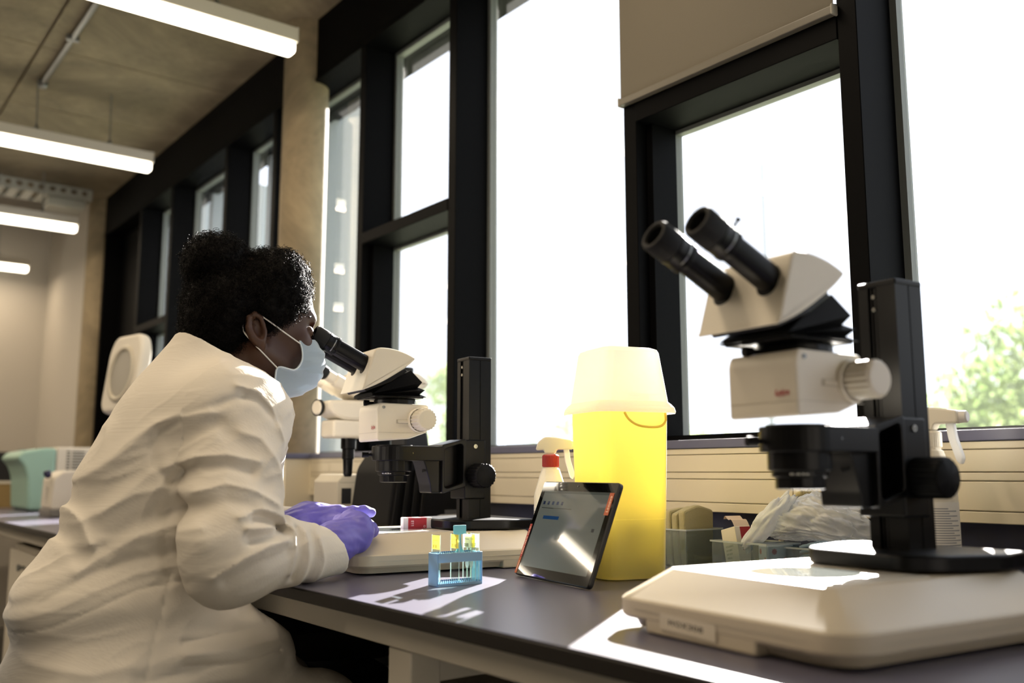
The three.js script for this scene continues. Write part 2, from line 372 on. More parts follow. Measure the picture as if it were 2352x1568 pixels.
// ---------------------------------------------------------------- lab bench
{
  const o = thing('lab_bench', 'long lab bench with dark purple-grey top under the windows', 'bench', [0, 0, 0]);
  mk('worktop', [boxUV(bb(-7.2, 2.6, 0.8985, 0.9, -1.545, -0.6555))], M.benchtop, o, 'dark purple-grey laminate surface');
  mk('worktop_core', bb(-7.2, 2.6, 0.879, 0.8987, -1.545, -0.655, 0.003), M.benchcore, o, 'blackish brown edge of the worktop');
  mk('upstand', bb(-7.2, 2.6, 0.9, 1.0, -1.56, -1.545, 0.002), M.upstand, o, 'navy upstand behind the worktop');
  mk('apron', bb(-7.2, 2.6, 0.838, 0.879, -0.73, -0.69, 0.003), M.apron, o, 'off-white steel rail under the worktop');
  for (const x of [-6.6, -4.9, -2.75, -1.155, 0.9, 2.4]) for (const z of [-0.72, -1.48]) mk('leg', bb(x - 0.03, x + 0.03, 0, 0.838, z - 0.025, z + 0.025, 0.004), M.apron, o);
  for (const x of [-4.9, -2.75, -1.155, 0.9]) mk('cross_rail', bb(x - 0.02, x + 0.02, 0.79, 0.838, -1.46, -0.74, 0.003), M.apron, o);
}
// under the bench
{
  const o = thing('base_cabinet', 'grey base cabinet under the bench right of the white leg', 'cabinet', [-0.55, 0.05, -1.1]);
  mk('carcass', bb(-0.50, 0.5, 0, 0.76, -0.3, 0.27, 0.003), M.grey, o);
  for (const x of [-0.25, 0.25]) { const d = mk('door', bb(x - 0.245, x + 0.245, 0.01, 0.75, 0.272, 0.29, 0.003), M.grey, o); mk('handle', rod([x + 0.18, 0.6, 0.31], [x + 0.18, 0.72, 0.31], 0.005), M.steel, d); }
  const p = thing('drawer_cabinet', 'white drawer cabinet under the bench behind the person', 'cabinet', [-3.5, 0.05, -1.1]);
  mk('carcass', bb(-0.6, 0.6, 0, 0.76, -0.3, 0.36, 0.003), M.apron, p);
  for (const [y0, y1] of [[0.52, 0.74], [0.28, 0.50], [0.02, 0.26]]) for (const x of [-0.3, 0.3]) { const d = mk('drawer', bb(x - 0.292, x + 0.292, y0, y1, 0.362, 0.38, 0.003), M.apron, p); mk('knob', aim(lathe([[0.006, 0], [0.006, 0.012], [0.013, 0.018], [0.012, 0.026], [0, 0.027]], 16), [x, (y0 + y1) / 2 + 0.06, 0.38], [0, 0, 1]), M.steel, d); }
  const q = thing('storage_bin', 'ribbed grey plastic bin with a black lid under the bench', 'bin', [-2.19, 0, -1.03], 0);
  const clear = phys('#a5a8a4', 0.3, { transmission: 0.25, thickness: 0, ior: 1.45 });
  mk('bin_body', loft([rring(-0.17, 0.165, -0.15, 0.16, 0.03, 0), rring(-0.195, 0.185, -0.165, 0.18, 0.03, 0.648)], { capB: false }), clear, q);
  for (let i = 0; i < 12; i++) { const y = 0.28 + i * 0.031, e = 0.02 * y / 0.648; mk('rib', loft([rring(-0.176 - e, 0.171 + e, -0.152 - e * 0.8, 0.162 + e, 0.03, y), rring(-0.182 - e, 0.177 + e, -0.158 - e * 0.8, 0.168 + e, 0.03, y + 0.006), rring(-0.176 - e, 0.171 + e, -0.152 - e * 0.8, 0.162 + e, 0.03, y + 0.012)], { capA: false, capB: false }), clear, q); }
  mk('lid', loft([rring(-0.20, 0.19, -0.165, 0.19, 0.04, 0.646), rring(-0.205, 0.195, -0.168, 0.195, 0.04, 0.66), rring(-0.20, 0.19, -0.165, 0.19, 0.04, 0.72), rring(-0.16, 0.15, -0.14, 0.15, 0.04, 0.755), rring(-0.1, 0.09, -0.1, 0.1, 0.04, 0.765)]), M.rubber, q);
}
// ---------------------------------------------------------------- stereo microscopes (same model twice)
const logoTex = canvasTex(256, 128, (c, w, h) => { c.clearRect(0, 0, w, h); c.fillStyle = '#b3202c'; c.font = 'italic bold 96px serif'; c.textAlign = 'center'; c.fillText('Leica', w / 2 - 4, 88); c.strokeStyle = '#b3202c'; c.lineWidth = 3; c.strokeText('Leica', w / 2 - 4, 88); c.strokeStyle = '#b3202c'; c.lineWidth = 6; c.beginPath(); c.moveTo(30, 100); c.quadraticCurveTo(110, 116, 190, 96); c.stroke(); });
const logoMat = std('#ffffff', 0.5, 0, { map: logoTex, transparent: true });
const decal = (w, h, tex, parent, pos, rot, name = 'printed_label', rough = 0.5) => { const m = mk(name, new THREE.PlaneGeometry(w, h), tex.isMaterial ? tex : std('#ffffff', rough, 0, { map: tex, transparent: true }), parent); m.position.set(...pos); m.rotation.set(...rot); m.castShadow = false; return m; };
const lensTex = canvasTex(512, 32, (c, w, h) => { c.clearRect(0, 0, w, h); c.fillStyle = '#d8d8d0'; c.font = 'bold 22px sans-serif'; c.fillText('0.63x', 30, 24); c.fillText('PLAN  f=97', 270, 24); });
const stageGlass = phys('#b9c0bb', 0.04, { clearcoat: 1, clearcoatRoughness: 0.02 });
const knurl = (r, n, depth, h, ch = 0.002) => { // ribbed drum along y
  const ring = (rad, y, ribs) => { const o = []; for (let i = 0; i < n * 4; i++) { const a = i / (n * 4) * 2 * PI, q = ribs ? (i % 4 < 2 ? 0 : depth) : 0; o.push([(rad - q) * Math.cos(a), y, (rad - q) * Math.sin(a)]); } return o.reverse(); };
  return loft([ring(r - ch, 0, false), ring(r, ch, true), ring(r, h - ch * 1.5, true), ring(r - ch * 1.5, h, false)]);
};
function microscope(label, pos, turn, opt) {
  const o = thing('stereo_microscope', label, 'microscope', pos, turn, 'stereo microscopes on the bench');
  const s = opt.scale ?? 1; o.scale.setScalar(s);
  // illuminated base: recessed foot, rim, sloped skirt, plateau
  const R = (x0, x1, z0, z1, r, y) => rring(x0, x1, z0, z1, r, y, 7);
  const base = mk('base', loft([R(-0.150, 0.160, -0.24, 0.130, 0.03, 0.003), R(-0.155, 0.165, -0.245, 0.135, 0.035, 0.013), R(-0.164, 0.174, -0.25, 0.146, 0.04, 0.014), R(-0.166, 0.176, -0.25, 0.148, 0.04, 0.017), R(-0.166, 0.176, -0.25, 0.148, 0.04, 0.034), R(-0.164, 0.174, -0.25, 0.146, 0.04, 0.0365), R(-0.136, 0.113, -0.245, 0.088, 0.016, 0.0645), R(-0.133, 0.110, -0.243, 0.085, 0.014, 0.066)], { crease: 0.35 }), M.creamBase, o);
  mk('stage_plate', bb(-0.088, 0.098, 0.0655, 0.0672, -0.085, 0.072, 0.0005), std('#d9d3c6', 0.25), base);
  mk('glass_insert', cyl(0.06, 0.06, 0.0012, 48).translate(0, 0.0676, 0), stageGlass, base);
  mk('seam', [bb(0.1765, 0.1772, 0.0245, 0.0252, -0.2, 0.1), bb(-0.12, 0.13, 0.0245, 0.0252, 0.1483, 0.1487)], M.creamDark, base);
  mk('skirt_foot', bb(-0.100, 0.066, 0.0012, 0.022, 0.09, 0.1474, 0.003), M.creamBase, base); mk('skirt_foot', bb(0.10, 0.1755, 0.0012, 0.022, -0.235, -0.150, 0.003), M.creamBase, base);
  for (const [x, z] of [[-0.13, 0.1], [0.13, 0.1], [-0.13, -0.21], [0.13, -0.21]]) mk('foot', cyl(0.012, 0.011, 0.004, 18).translate(x, 0.002, z), M.rubber, base);
  if (opt.switchBox) mk('socket', bb(0.176, 0.179, 0.012, 0.034, -0.222, -0.192, 0.001), M.rubber, base);
  // focus column on its black plate
  const plate = [[-0.085, 0.105], [-0.062, 0.083], [0.062, 0.083], [0.092, 0.113], [0.118, 0.20], [0.105, 0.262], [-0.105, 0.262], [-0.118, 0.20]];
  mk('column_plate', extY(plate, 0.019, 0.003, 0.014).translate(0, 0.0775, 0), M.scopeBlack, o);
  const cz = -0.176;
  const prof = [[-0.027, 0.024], [-0.013, 0.024], [-0.013, 0.019], [-0.0115, 0.019], [-0.0115, 0.021], [-0.009, 0.021], [-0.009, 0.019], [-0.0065, 0.019], [-0.0065, 0.021], [-0.003, 0.021], [-0.003, 0.019], [0, 0.019], [0, 0.024], [0.027, 0.024], [0.027, -0.001], [0.0255, -0.001], [0.0255, -0.003], [0.027, -0.003], [0.027, -0.027], [-0.027, -0.027]];
  mk('column', extY(prof.map(([x, z]) => [x, -z]), 0.322, 0, 0).translate(0, 0.087 + 0.161, cz), M.scopeBlack, o);
  mk('column_cap', extY([[-0.028, -0.025], [0.028, -0.025], [0.028, 0.028], [-0.028, 0.028]], 0.007, 0.0015, 0.003).translate(0, 0.412, cz), M.scopeBlack, o);
  for (const y of [0.380, 0.396]) mk('screw', aim(lathe([[0, 0.001], [0.0028, 0.0016], [0.003, 0], [0.003, -0.003]], 14), [-0.0045, y, cz + 0.0235], [0, 0, 1]), M.chrome, o);
  // carriage, bracket and ring that carry the optics
  const ct = opt.rise ?? 0;
  const car = mk('carriage', bb(-0.033, 0.033, 0.125, 0.244, cz - 0.012, cz + 0.036, 0.003), M.scopeBlack, o);
  mk('socket_screw', aim(lathe([[0, 0.0005], [0.002, 0.0005], [0.0022, 0.002], [0.0042, 0.002], [0.0045, 0]], 16), [0.033, 0.231, cz + 0.012], [1, 0, 0]), M.chrome, car);
  for (const sx of [-1, 1]) {
    const k = mk('focus_knob', aim(knurl(0.0245, 22, 0.0014, 0.042), [sx * 0.031, 0.172, cz + 0.008], [sx, 0, 0]), M.scopeBlackMatt, o);
    mk('knob_cap', aim(lathe([[0, 0.0015], [0.019, 0.001], [0.0205, 0]], 32), [sx * 0.073, 0.172, cz + 0.008], [sx, 0, 0]), M.scopeBlackMatt, k);
  }
  // bracket: upright block with an open pocket on each side, curved apron towards the user
  const bs = shapeOf([[-0.088, 0.137], [-0.088, 0.233], [-0.142, 0.246], [-0.142, 0.150]], 0.004), hole = new THREE.Path();
  { const q = [[-0.0935, 0.146], [-0.0935, 0.226], [-0.135, 0.236], [-0.135, 0.156]]; q.forEach(([u, v], i) => { const n = q[(i + 1) % 4], p = q[(i + 3) % 4], k = 0.2, a = [u + (p[0] - u) * k, v + (p[1] - v) * k * 0.5], c = [u + (n[0] - u) * k, v + (n[1] - v) * k * 0.5]; i ? hole.lineTo(...a) : hole.moveTo(...a); hole.quadraticCurveTo(u, v, ...c); }); hole.closePath(); bs.holes.push(hole); }
  const br = mk('bracket', [extX(bs, 0.074, 0.0015), extX([[-0.09, 0.14], [-0.09, 0.23], [-0.14, 0.242], [-0.14, 0.153]], 0.012)], M.scopeBlack, o);
  mk('bracket_apron', extX([[-0.092, 0.206], [-0.05, 0.206], [-0.056, 0.19], [-0.066, 0.155], [-0.068, 0.138], [-0.092, 0.138]], 0.058, 0.002, 0.003), M.scopeBlack, br);
  mk('apron_hole', aim(cyl(0.006, 0.006, 0.001, 18), [0.016, 0.184, -0.0575], [0, 0.3, 1]), M.rubber, br);
  const ringG = extY([[-0.043, 0], ...Array.from({ length: 21 }, (_, i) => { const a = PI + (i / 20) * PI; return [0.044 * Math.cos(a), 0.044 * Math.sin(a)]; }), [0.044, 0], [0.037, 0.092], [-0.037, 0.092]], 0.029, 0.0015, 0).translate(0, 0.2155, 0);
  mk('ring_holder', ringG, M.scopeBlack, o);
  mk('clamp_screw', [aim(lathe([[0.003, 0], [0.003, 0.006], [0.0055, 0.006], [0.0058, 0.018], [0.005, 0.019], [0, 0.019]], 18), [-0.018, 0.213, 0.040], [-0.35, 0, 1])], M.scopeBlackMatt, o);
  mk('set_screw', aim(lathe([[0, 0.0], [0.0014, 0], [0.0016, 0.0008], [0.003, 0.0008], [0.003, 0]], 14), [0.0415, 0.216, -0.02], [1, 0, 0]), M.chrome, o);
  // objective
  const ob = mk('objective', lathe([[0, 0.159], [0.024, 0.159], [0.0275, 0.160], [0.0275, 0.172], [0.0315, 0.1735], [0.0315, 0.1795], [0.0355, 0.181], [0.0355, 0.203], [0.036, 0.232], [0, 0.232]], 44), M.scopeBlack, o);
  mk('objective_lettering', new THREE.CylinderGeometry(0.0317, 0.0317, 0.0045, 40, 1, true).translate(0, 0.1765, 0), std('#ffffff', 0.5, 0, { map: lensTex, transparent: true }), ob);
  // zoom body: cream housing
  const zb = mk('zoom_body', extX([[0.056, 0.238], [0.057, 0.30], [0.052, 0.3115], [-0.05, 0.3105], [-0.052, 0.300], [-0.051, 0.262], [-0.046, 0.2555], [-0.01, 0.243]], 0.102, 0.003, 0.005), M.cream, o);
  mk('body_seam', [bb(0.0508, 0.0513, 0.2545, 0.2551, -0.05, 0.054), bb(-0.049, 0.049, 0.2545, 0.2551, 0.0562, 0.0568)], M.creamDark, zb);
  decal(0.0205, 0.0103, logoMat, zb, [0.030, 0.264, 0.0573], [0, 0, 0], 'brand_logo');
  mk('pointer_slot', [bb(0.0508, 0.0514, 0.272, 0.280, -0.020, 0.018)], M.creamDark, zb);
  mk('pointer', bb(0.051, 0.0535, 0.2735, 0.279, -0.020, 0.014, 0.0008), M.cream, zb);
  mk('body_screw', aim(lathe([[0, 0.0003], [0.0013, 0.0003], [0.0015, 0.001], [0.0028, 0.0012], [0.003, 0]], 16), [0.0512, 0.303, 0.044], [1, 0, 0]), M.steel, zb);
  for (const sx of [-1, 1]) {
    const k = mk('zoom_knob', aim(knurl(0.0215, 20, 0.0014, 0.036), [sx * 0.054, 0.2795, -0.030], [sx, 0, 0]), M.cream, o);
    mk('knob_collar', aim(lathe([[0.024, -0.004], [0.0245, 0.0], [0.0245, 0.006], [0.0225, 0.008]], 40), [sx * 0.051, 0.2795, -0.030], [sx, 0, 0]), M.cream, k);
    mk('knob_cap', aim(lathe([[0, 0.002], [0.0172, 0.0015], [0.0188, 0]], 40), [sx * 0.0895, 0.2795, -0.030], [sx, 0, 0]), M.cream, k);
  }
  // dovetail and tilting bellows
  mk('dovetail', lathe([[0.042, 0.310], [0.042, 0.320], [0.040, 0.322], [0.040, 0.326]], 40), M.scopeBlack, o);
  mk('lock_screw', aim(lathe([[0.003, 0], [0.003, 0.010], [0.0055, 0.010], [0.0058, 0.021], [0, 0.022]], 16), [-0.02, 0.3155, 0.036], [-0.25, 0, 1]), M.scopeBlackMatt, o);
  const rings = [], tilt = [];
  const wf = 0.053, NF = 5, TF = [0, 0.10, 0.22, 0.34, 0.48, 1];
  for (let i = 0; i <= NF; i++) {
    const t = TF[i], hinge = [0.325 + 0.006 * t, 0.068], a = t * 0.52, out = i === NF ? -0.006 : i % 2 === 0 ? 0 : -0.009, L = 0.112 - 0.012 * t + out, w = wf + (i === NF ? -0.004 : i % 2 === 0 ? 0.002 : -0.007) - 0.004 * t;
    const p = (x, l) => [x, hinge[0] + l * Math.sin(a), hinge[1] - l * Math.cos(a)];
    rings.push([p(-w, 0), p(w, 0), p(w, L * 0.5), p(w, L), p(-w, L), p(-w, L * 0.5)]);
  }
  mk('bellows', loft(rings, { crease: 0.2 }), M.scopeBlackMatt, o);
  mk('bellows_flange', bb(-0.050, 0.050, 0.3225, 0.3260, -0.040, 0.062, 0.0015), M.scopeBlack, o);
  // ergonomic binocular head
  const hs = new THREE.Shape();
  hs.moveTo(0.0935, 0.334); hs.lineTo(0.0905, 0.341); hs.lineTo(0.0695, 0.408); hs.quadraticCurveTo(0.067, 0.4155, 0.058, 0.4165); hs.bezierCurveTo(0.035, 0.4185, 0.006, 0.412, -0.0135, 0.4015); hs.quadraticCurveTo(-0.0175, 0.399, -0.014, 0.396); hs.bezierCurveTo(-0.004, 0.386, 0.006, 0.379, 0.014, 0.374); hs.bezierCurveTo(0.03, 0.364, 0.055, 0.346, 0.0915, 0.3335); hs.closePath();
  const hd = mk('binocular_head', extX(hs, 0.124, 0.003), M.cream, o);
  mk('head_underside', extX([[0.085, 0.337], [0.03, 0.364], [0.0, 0.381], [-0.004, 0.374], [0.03, 0.352], [0.08, 0.332]], 0.10, 0.002), M.scopeBlack, hd);
  const dir = V(0, 0.44, 0.9).normalize();
  for (const sx of [-1, 1]) {
    const spl = V(sx * 0.004, 0.44, 0.9).normalize().toArray(), at = [sx * (opt.ipd ?? 0.034), 0.3835, 0.066];
    const e = mk('eyepiece_tube', aim(lathe([[0.0, -0.004], [0.0205, -0.004], [0.0205, 0.008], [0.0165, 0.010], [0.0160, 0.074], [0.0188, 0.075], [0.0192, 0.079], [0.0186, 0.080], [0.0186, 0.093], [0.0192, 0.094], [0.0192, 0.098], [0.0185, 0.099]], 36), at, spl), M.scopeBlack, o);
    mk('eyecup', aim(lathe([[0.0185, 0.098], [0.0193, 0.102], [0.0193, 0.122], [0.0175, 0.126], [0.0145, 0.1265], [0.0125, 0.124], [0.0125, 0.116], [0.0115, 0.112], [0, 0.112]], 36), at, spl), M.rubber, e);
    mk('eye_lens', aim(lathe([[0.0105, 0.1125], [0.006, 0.1145], [0, 0.1152]], 28), at, spl), phys('#1b1712', 0.05, { clearcoat: 1 }), e);
    if (opt.dioptreScrew) mk('dioptre_screw', aim(lathe([[0.0016, 0], [0.0016, 0.009], [0.003, 0.010], [0.003, 0.0125], [0, 0.0125]], 12), [at[0] + sx * 0.006, at[1] + 0.0365 + 0.0155, at[2] + 0.0745 - 0.0076], [sx * 0.35, 0.85, -0.42]), M.scopeBlack, e);
    mk('scale_mark', aim(new THREE.CylinderGeometry(0.0194, 0.0194, 0.002, 30, 1, true, 0.6, 1.4).translate(0, 0.085, 0), at, spl), M.steel, e);
  }
  return o;
}
const RAD = PI / 180;
const scopeA = microscope('stereo microscope the person looks into, its cream head sunlit', [-1.622, 0.9, -0.957], -8 * RAD, { scale: 1.0, switchBox: true, ipd: 0.025 });
const scopeB = microscope('large out-of-focus stereo microscope with empty eyepieces in the right foreground', [-0.65, 0.9, -0.915], -6 * RAD, { scale: 1.0, dioptreScrew: true });
{ // paper tape with an inventory number on the front of the foreground base
  const t = canvasTex(256, 96, (c, w, h) => { c.fillStyle = '#d9cfbc'; c.fillRect(0, 0, w, h); c.fillStyle = '#4a443c'; c.font = 'bold 44px sans-serif'; c.textAlign = 'center'; c.fillText('HOX308', w / 2 - 8, 62); });
  const m = mk('inventory_label', new THREE.PlaneGeometry(0.086, 0.0175), std('#ffffff', 0.7, 0, { map: t }), scopeB); m.position.set(-0.030, 0.0165, 0.1489); m.rotation.z = -0.03;
}
// ---------------------------------------------------------------- things on the bench
{ // sharps bin
  const o = thing('sharps_bin', 'tall translucent yellow sharps bin with a white lid', 'bin', [-1.192, 0.9, -1.158], -15 * RAD);
  const yel = phys('#fff08c', 1.0, { transmission: 0.66, thickness: 0, ior: 1.45 });
  const wht = phys('#fffdf8', 1.0, { transmission: 0.5, thickness: 0, ior: 1.45 });
  const q = (h, r, y) => rring(-h, h, -h, h, r, y, 8);
  mk('bin_body', loft([q(0.050, 0.022, 0.001), q(0.0595, 0.024, 0.003), q(0.061, 0.024, 0.008), q(0.063, 0.024, 0.10), q(0.0635, 0.024, 0.101), q(0.0675, 0.024, 0.288)], { capB: false, crease: 0.3 }), yel, o);
  mk('lid', loft([q(0.079, 0.028, 0.279), q(0.0795, 0.028, 0.282), q(0.078, 0.028, 0.289), q(0.0735, 0.026, 0.295), q(0.0695, 0.026, 0.299), q(0.058, 0.022, 0.385), q(0.055, 0.020, 0.3905), q(0.046, 0.016, 0.394)], { capA: false, crease: 0.35 }), wht, o);
  mk('handle', tube([[0.0695, 0.279, -0.052], [0.0725, 0.265, -0.050], [0.0725, 0.2565, -0.040], [0.0725, 0.2575, 0.004], [0.072, 0.268, 0.022], [0.0695, 0.279, 0.028]], 0.0022, 40, 8), phys('#f5e06a', 0.5, { transmission: 0.5, thickness: 0 }), o);
  const emb = canvasTex(512, 96, (c, w, h) => { c.clearRect(0, 0, w, h); c.strokeStyle = 'rgba(196,178,140,0.8)'; c.lineWidth = 3; c.beginPath(); c.moveTo(40, 14); c.lineTo(470, 26); c.stroke(); c.fillStyle = 'rgba(200,182,146,0.75)'; c.font = 'bold 26px sans-serif'; c.fillText('DO NOT OVERFILL', 120, 54); c.fillText('DANGER  SHARPS ONLY', 70, 86); });
  decal(0.085, 0.014, emb, o, [0.0675, 0.307, -0.006], [0, PI / 2, 0], 'embossed_text');
  // rubbish inside, seen through the wall
  const lump = (x, z, y, r, s) => new THREE.IcosahedronGeometry(r, 2).scale(s, 0.8, 1).translate(x, y, z);
  mk('contents', [lump(-0.022, 0.015, 0.034, 0.036, 1), lump(0.022, -0.022, 0.036, 0.036, 1), lump(0.02, 0.024, 0.04, 0.033, 1), lump(-0.024, -0.024, 0.04, 0.033, 1), lump(0.0, 0.02, 0.085, 0.036, 1.1), lump(-0.022, -0.02, 0.092, 0.032, 1), lump(0.026, 0.0, 0.095, 0.03, 1), lump(0.01, -0.028, 0.115, 0.026, 1)], std('#c4bd80', 0.8), o).userData.kind = 'stuff';
}
{ // tablet leaning on the bin
  const o = thing('tablet_computer', 'black tablet computer leaning against the yellow bin', 'tablet', [-1.203, 0.9036, -1.0035], 0);
  o.rotation.order = 'YXZ'; o.rotation.set(-21.5 * RAD, -9.82 * RAD, 0);
  const W = 0.2396, H = 0.171;
  mk('case', extZ([[-W / 2, 0], [W / 2, 0], [W / 2, H], [-W / 2, H]], 0.009, 0.002, 0.009).translate(0, 0, -0.0045), std('#0c0b0b', 0.45), o);
  const ui = canvasTex(1024, 720, (c, w, h) => {
    c.fillStyle = '#090a0a'; c.fillRect(0, 0, w, h);
    c.fillStyle = '#687071'; c.fillRect(52, 66, w - 104, h - 130);
    c.fillStyle = '#50585a'; c.fillRect(52, 66, w - 104, 20);
    c.fillStyle = '#23345a'; for (let i = 0; i < 5; i++) c.fillRect(86 + i * 66, 150, 30, 26);
    c.fillStyle = '#343b3e'; c.fillRect(86, 200, 430, 5);
    c.fillStyle = '#1e4374'; c.fillRect(150, 262, 230, 26);
    c.fillStyle = '#3a3f44'; c.fillRect(860, 330, 34, 24);
  });
  const scr = mk('screen', new THREE.PlaneGeometry(W - 0.004, H - 0.004).translate(0, H / 2, 0.0003), phys('#ffffff', 0.06, { map: ui, clearcoat: 1, clearcoatRoughness: 0.0 }), o);
  const st = (w, h, bg, txt, px) => canvasTex(w, h, (c) => { c.fillStyle = bg; c.fillRect(0, 0, w, h); c.save(); c.translate(w / 2, h / 2); c.rotate(-PI / 2); c.fillStyle = '#eecfae'; c.font = 'bold ' + px + 'px sans-serif'; c.textAlign = 'center'; c.textBaseline = 'middle'; c.fillText(txt, 0, 2); c.restore(); });
  mk('sticker', new THREE.PlaneGeometry(0.0125, 0.037).translate(0.108, 0.1345, 0.0008), std('#ffffff', 0.5, 0, { map: st(96, 288, '#b7562a', 'Lenovo', 62) }), o, 'orange sticker with white lettering');
  mk('sticker', new THREE.PlaneGeometry(0.0075, 0.060).translate(-0.1145, 0.061, 0.0008), std('#ffffff', 0.5, 0, { map: st(64, 512, '#a8332c', 'Tablet TAB10  Tab 10', 44) }), o, 'red strip with small lettering');
  mk('sticker', new THREE.PlaneGeometry(0.0075, 0.028).translate(-0.1145, 0.0165, 0.0008), std('#ffffff', 0.5, 0, { map: st(64, 240, '#b3572c', 'Lenovo', 40) }), o, 'orange strip at the lower left corner');
  mk('camera_lens', cyl(0.0016, 0.0016, 0.0008, 16).rotateX(PI / 2).translate(0.0, H - 0.008, 0.0008), std('#5b5b58', 0.2), o);
  mk('headphone_socket', aim(cyl(0.002, 0.002, 0.0008, 14), [W / 2, H - 0.016, -0.0045], [1, 0, 0]), M.rubber, o);
}
{ // slide rack with five slides
  const O = [-1.2775, 0.9, -0.8715], T = -3 * RAD, L = 0.082, W = 0.0285;
  const o = thing('slide_rack', 'pale blue plastic slide rack standing on the bench edge', 'slide rack', O, T);
  const blue = phys('#9cc3e0', 0.45, { transmission: 0.2, thickness: 0 });
  for (const s of [-1, 1]) {
    mk('end_wall', bb(-W / 2, W / 2, 0, 0.0512, s * L / 2 - 0.0014, s * L / 2 + 0.0014, 0.0008), blue, o);
    mk('top_rail', bb(s * W / 2 - 0.0012, s * W / 2 + 0.0012, 0.0368, 0.0512, -L / 2, L / 2, 0.0006), blue, o);
    mk('bottom_rail', bb(s * W / 2 - 0.0016, s * W / 2 + 0.0012, 0.0, 0.0045, -L / 2, L / 2, 0.0006), blue, o);
    const teeth = []; for (let i = 0; i < 20; i++) { const z = -L / 2 + 0.004 + i * (L - 0.008) / 19; teeth.push(bb(s * (W / 2 - 0.0036), s * (W / 2 - 0.0002), 0.004, 0.0075, z - 0.0007, z + 0.0007), bb(s * (W / 2 - 0.0036), s * (W / 2 - 0.0002), 0.044, 0.0522, z - 0.0007, z + 0.0007)); }
    mk('guide_teeth', teeth, blue, o).userData.kind = 'stuff';
  }
  mk('floor_bar', bb(-0.004, 0.004, 0.0, 0.003, -L / 2, L / 2), blue, o);
  const hs = new THREE.Shape(); hs.moveTo(-0.010, 0.040); hs.lineTo(-0.010, 0.050); hs.bezierCurveTo(-0.005, 0.053, -0.0022, 0.058, -0.0020, 0.0785); hs.lineTo(-0.0105, 0.0795); hs.quadraticCurveTo(-0.0118, 0.080, -0.0118, 0.0815); hs.lineTo(-0.0118, 0.0915); hs.quadraticCurveTo(-0.0118, 0.0935, -0.010, 0.0935); hs.lineTo(0.010, 0.0935); hs.quadraticCurveTo(0.0118, 0.0935, 0.0118, 0.0915); hs.lineTo(0.0118, 0.0815); hs.quadraticCurveTo(0.0118, 0.080, 0.0105, 0.0795); hs.lineTo(0.0020, 0.0785); hs.bezierCurveTo(0.0022, 0.058, 0.005, 0.053, 0.010, 0.050); hs.lineTo(0.010, 0.040); hs.closePath();
  mk('lift_handle', extX(hs, 0.0028, 0.0006).translate(-0.002, 0, -0.0085), phys('#86c3cf', 0.45, { transmission: 0.3, thickness: 0 }), o);
  const label = (bg, ink) => canvasTex(128, 112, (c, w, h) => { c.fillStyle = bg; c.fillRect(0, 0, w, h); c.fillStyle = ink; c.font = 'bold 15px sans-serif'; c.fillText('2023-0418 B', 12, 46); c.fillText('HE', 12, 64); c.fillStyle = '#20201c'; let x = 12; for (let i = 0; i < 22; i++) { const ww = 2 + ((i * 7) % 5); if (i % 2 === 0) c.fillRect(x, 76, ww, 28); x += ww; } });
  const Y = label('#ecc948', '#6a5a24'), Wt = label('#e9ece6', '#5d6467');
  const glassMat = phys('#f2fbf7', 0.02, { transmission: 1, thickness: 0, ior: 1.5 });
  const edge = phys('#f4fbf8', 0.25, { transmission: 0.5, thickness: 0 });
  const slides = [[0.0365, Y, 'microscope slide with yellow label standing alone at the left end of the blue rack'], [0.0015, Y, 'microscope slide with yellow label beside the handle of the blue rack'], [-0.022, Wt, 'microscope slide with whitish label just right of the rack handle'], [-0.0298, Y, 'microscope slide with pale yellow label between two white-labelled ones'], [-0.0365, Wt, 'microscope slide with white label at the right end of the blue rack']];
  for (const [z, tex, l] of slides) {
    const p = new THREE.Vector3(0, 0, z).applyAxisAngle(V(0, 1, 0), T).add(V(...O));
    const s = thing('microscope_slide', l, 'slide', [p.x, 0.9046, p.z], T, 'microscope slides in the blue rack');
    mk('glass', bb(-0.0127, 0.0127, 0, 0.0755, -0.0004, 0.0004), glassMat, s);
    mk('ground_edge', [bb(0.0127, 0.0131, 0, 0.0755, -0.0005, 0.0005), bb(-0.0131, -0.0127, 0, 0.0755, -0.0005, 0.0005)], edge, s);
    for (const q of [1]) { const m = mk('paper_label', new THREE.PlaneGeometry(0.0235, 0.0215), phys('#ffffff', 0.9, { map: tex, transmission: 0.45, thickness: 0 }), s); m.position.set(0, 0.0635, 0.0007); }
    if (z < 0 && z > -0.031) mk('tissue_section', new THREE.SphereGeometry(0.0055, 10, 8).scale(1, 1.5, 0.05).translate(0.001, 0.028, 0.0007), phys('#e9e4dc', 0.9, { transmission: 0.4, thickness: 0 }), s);
  }
}
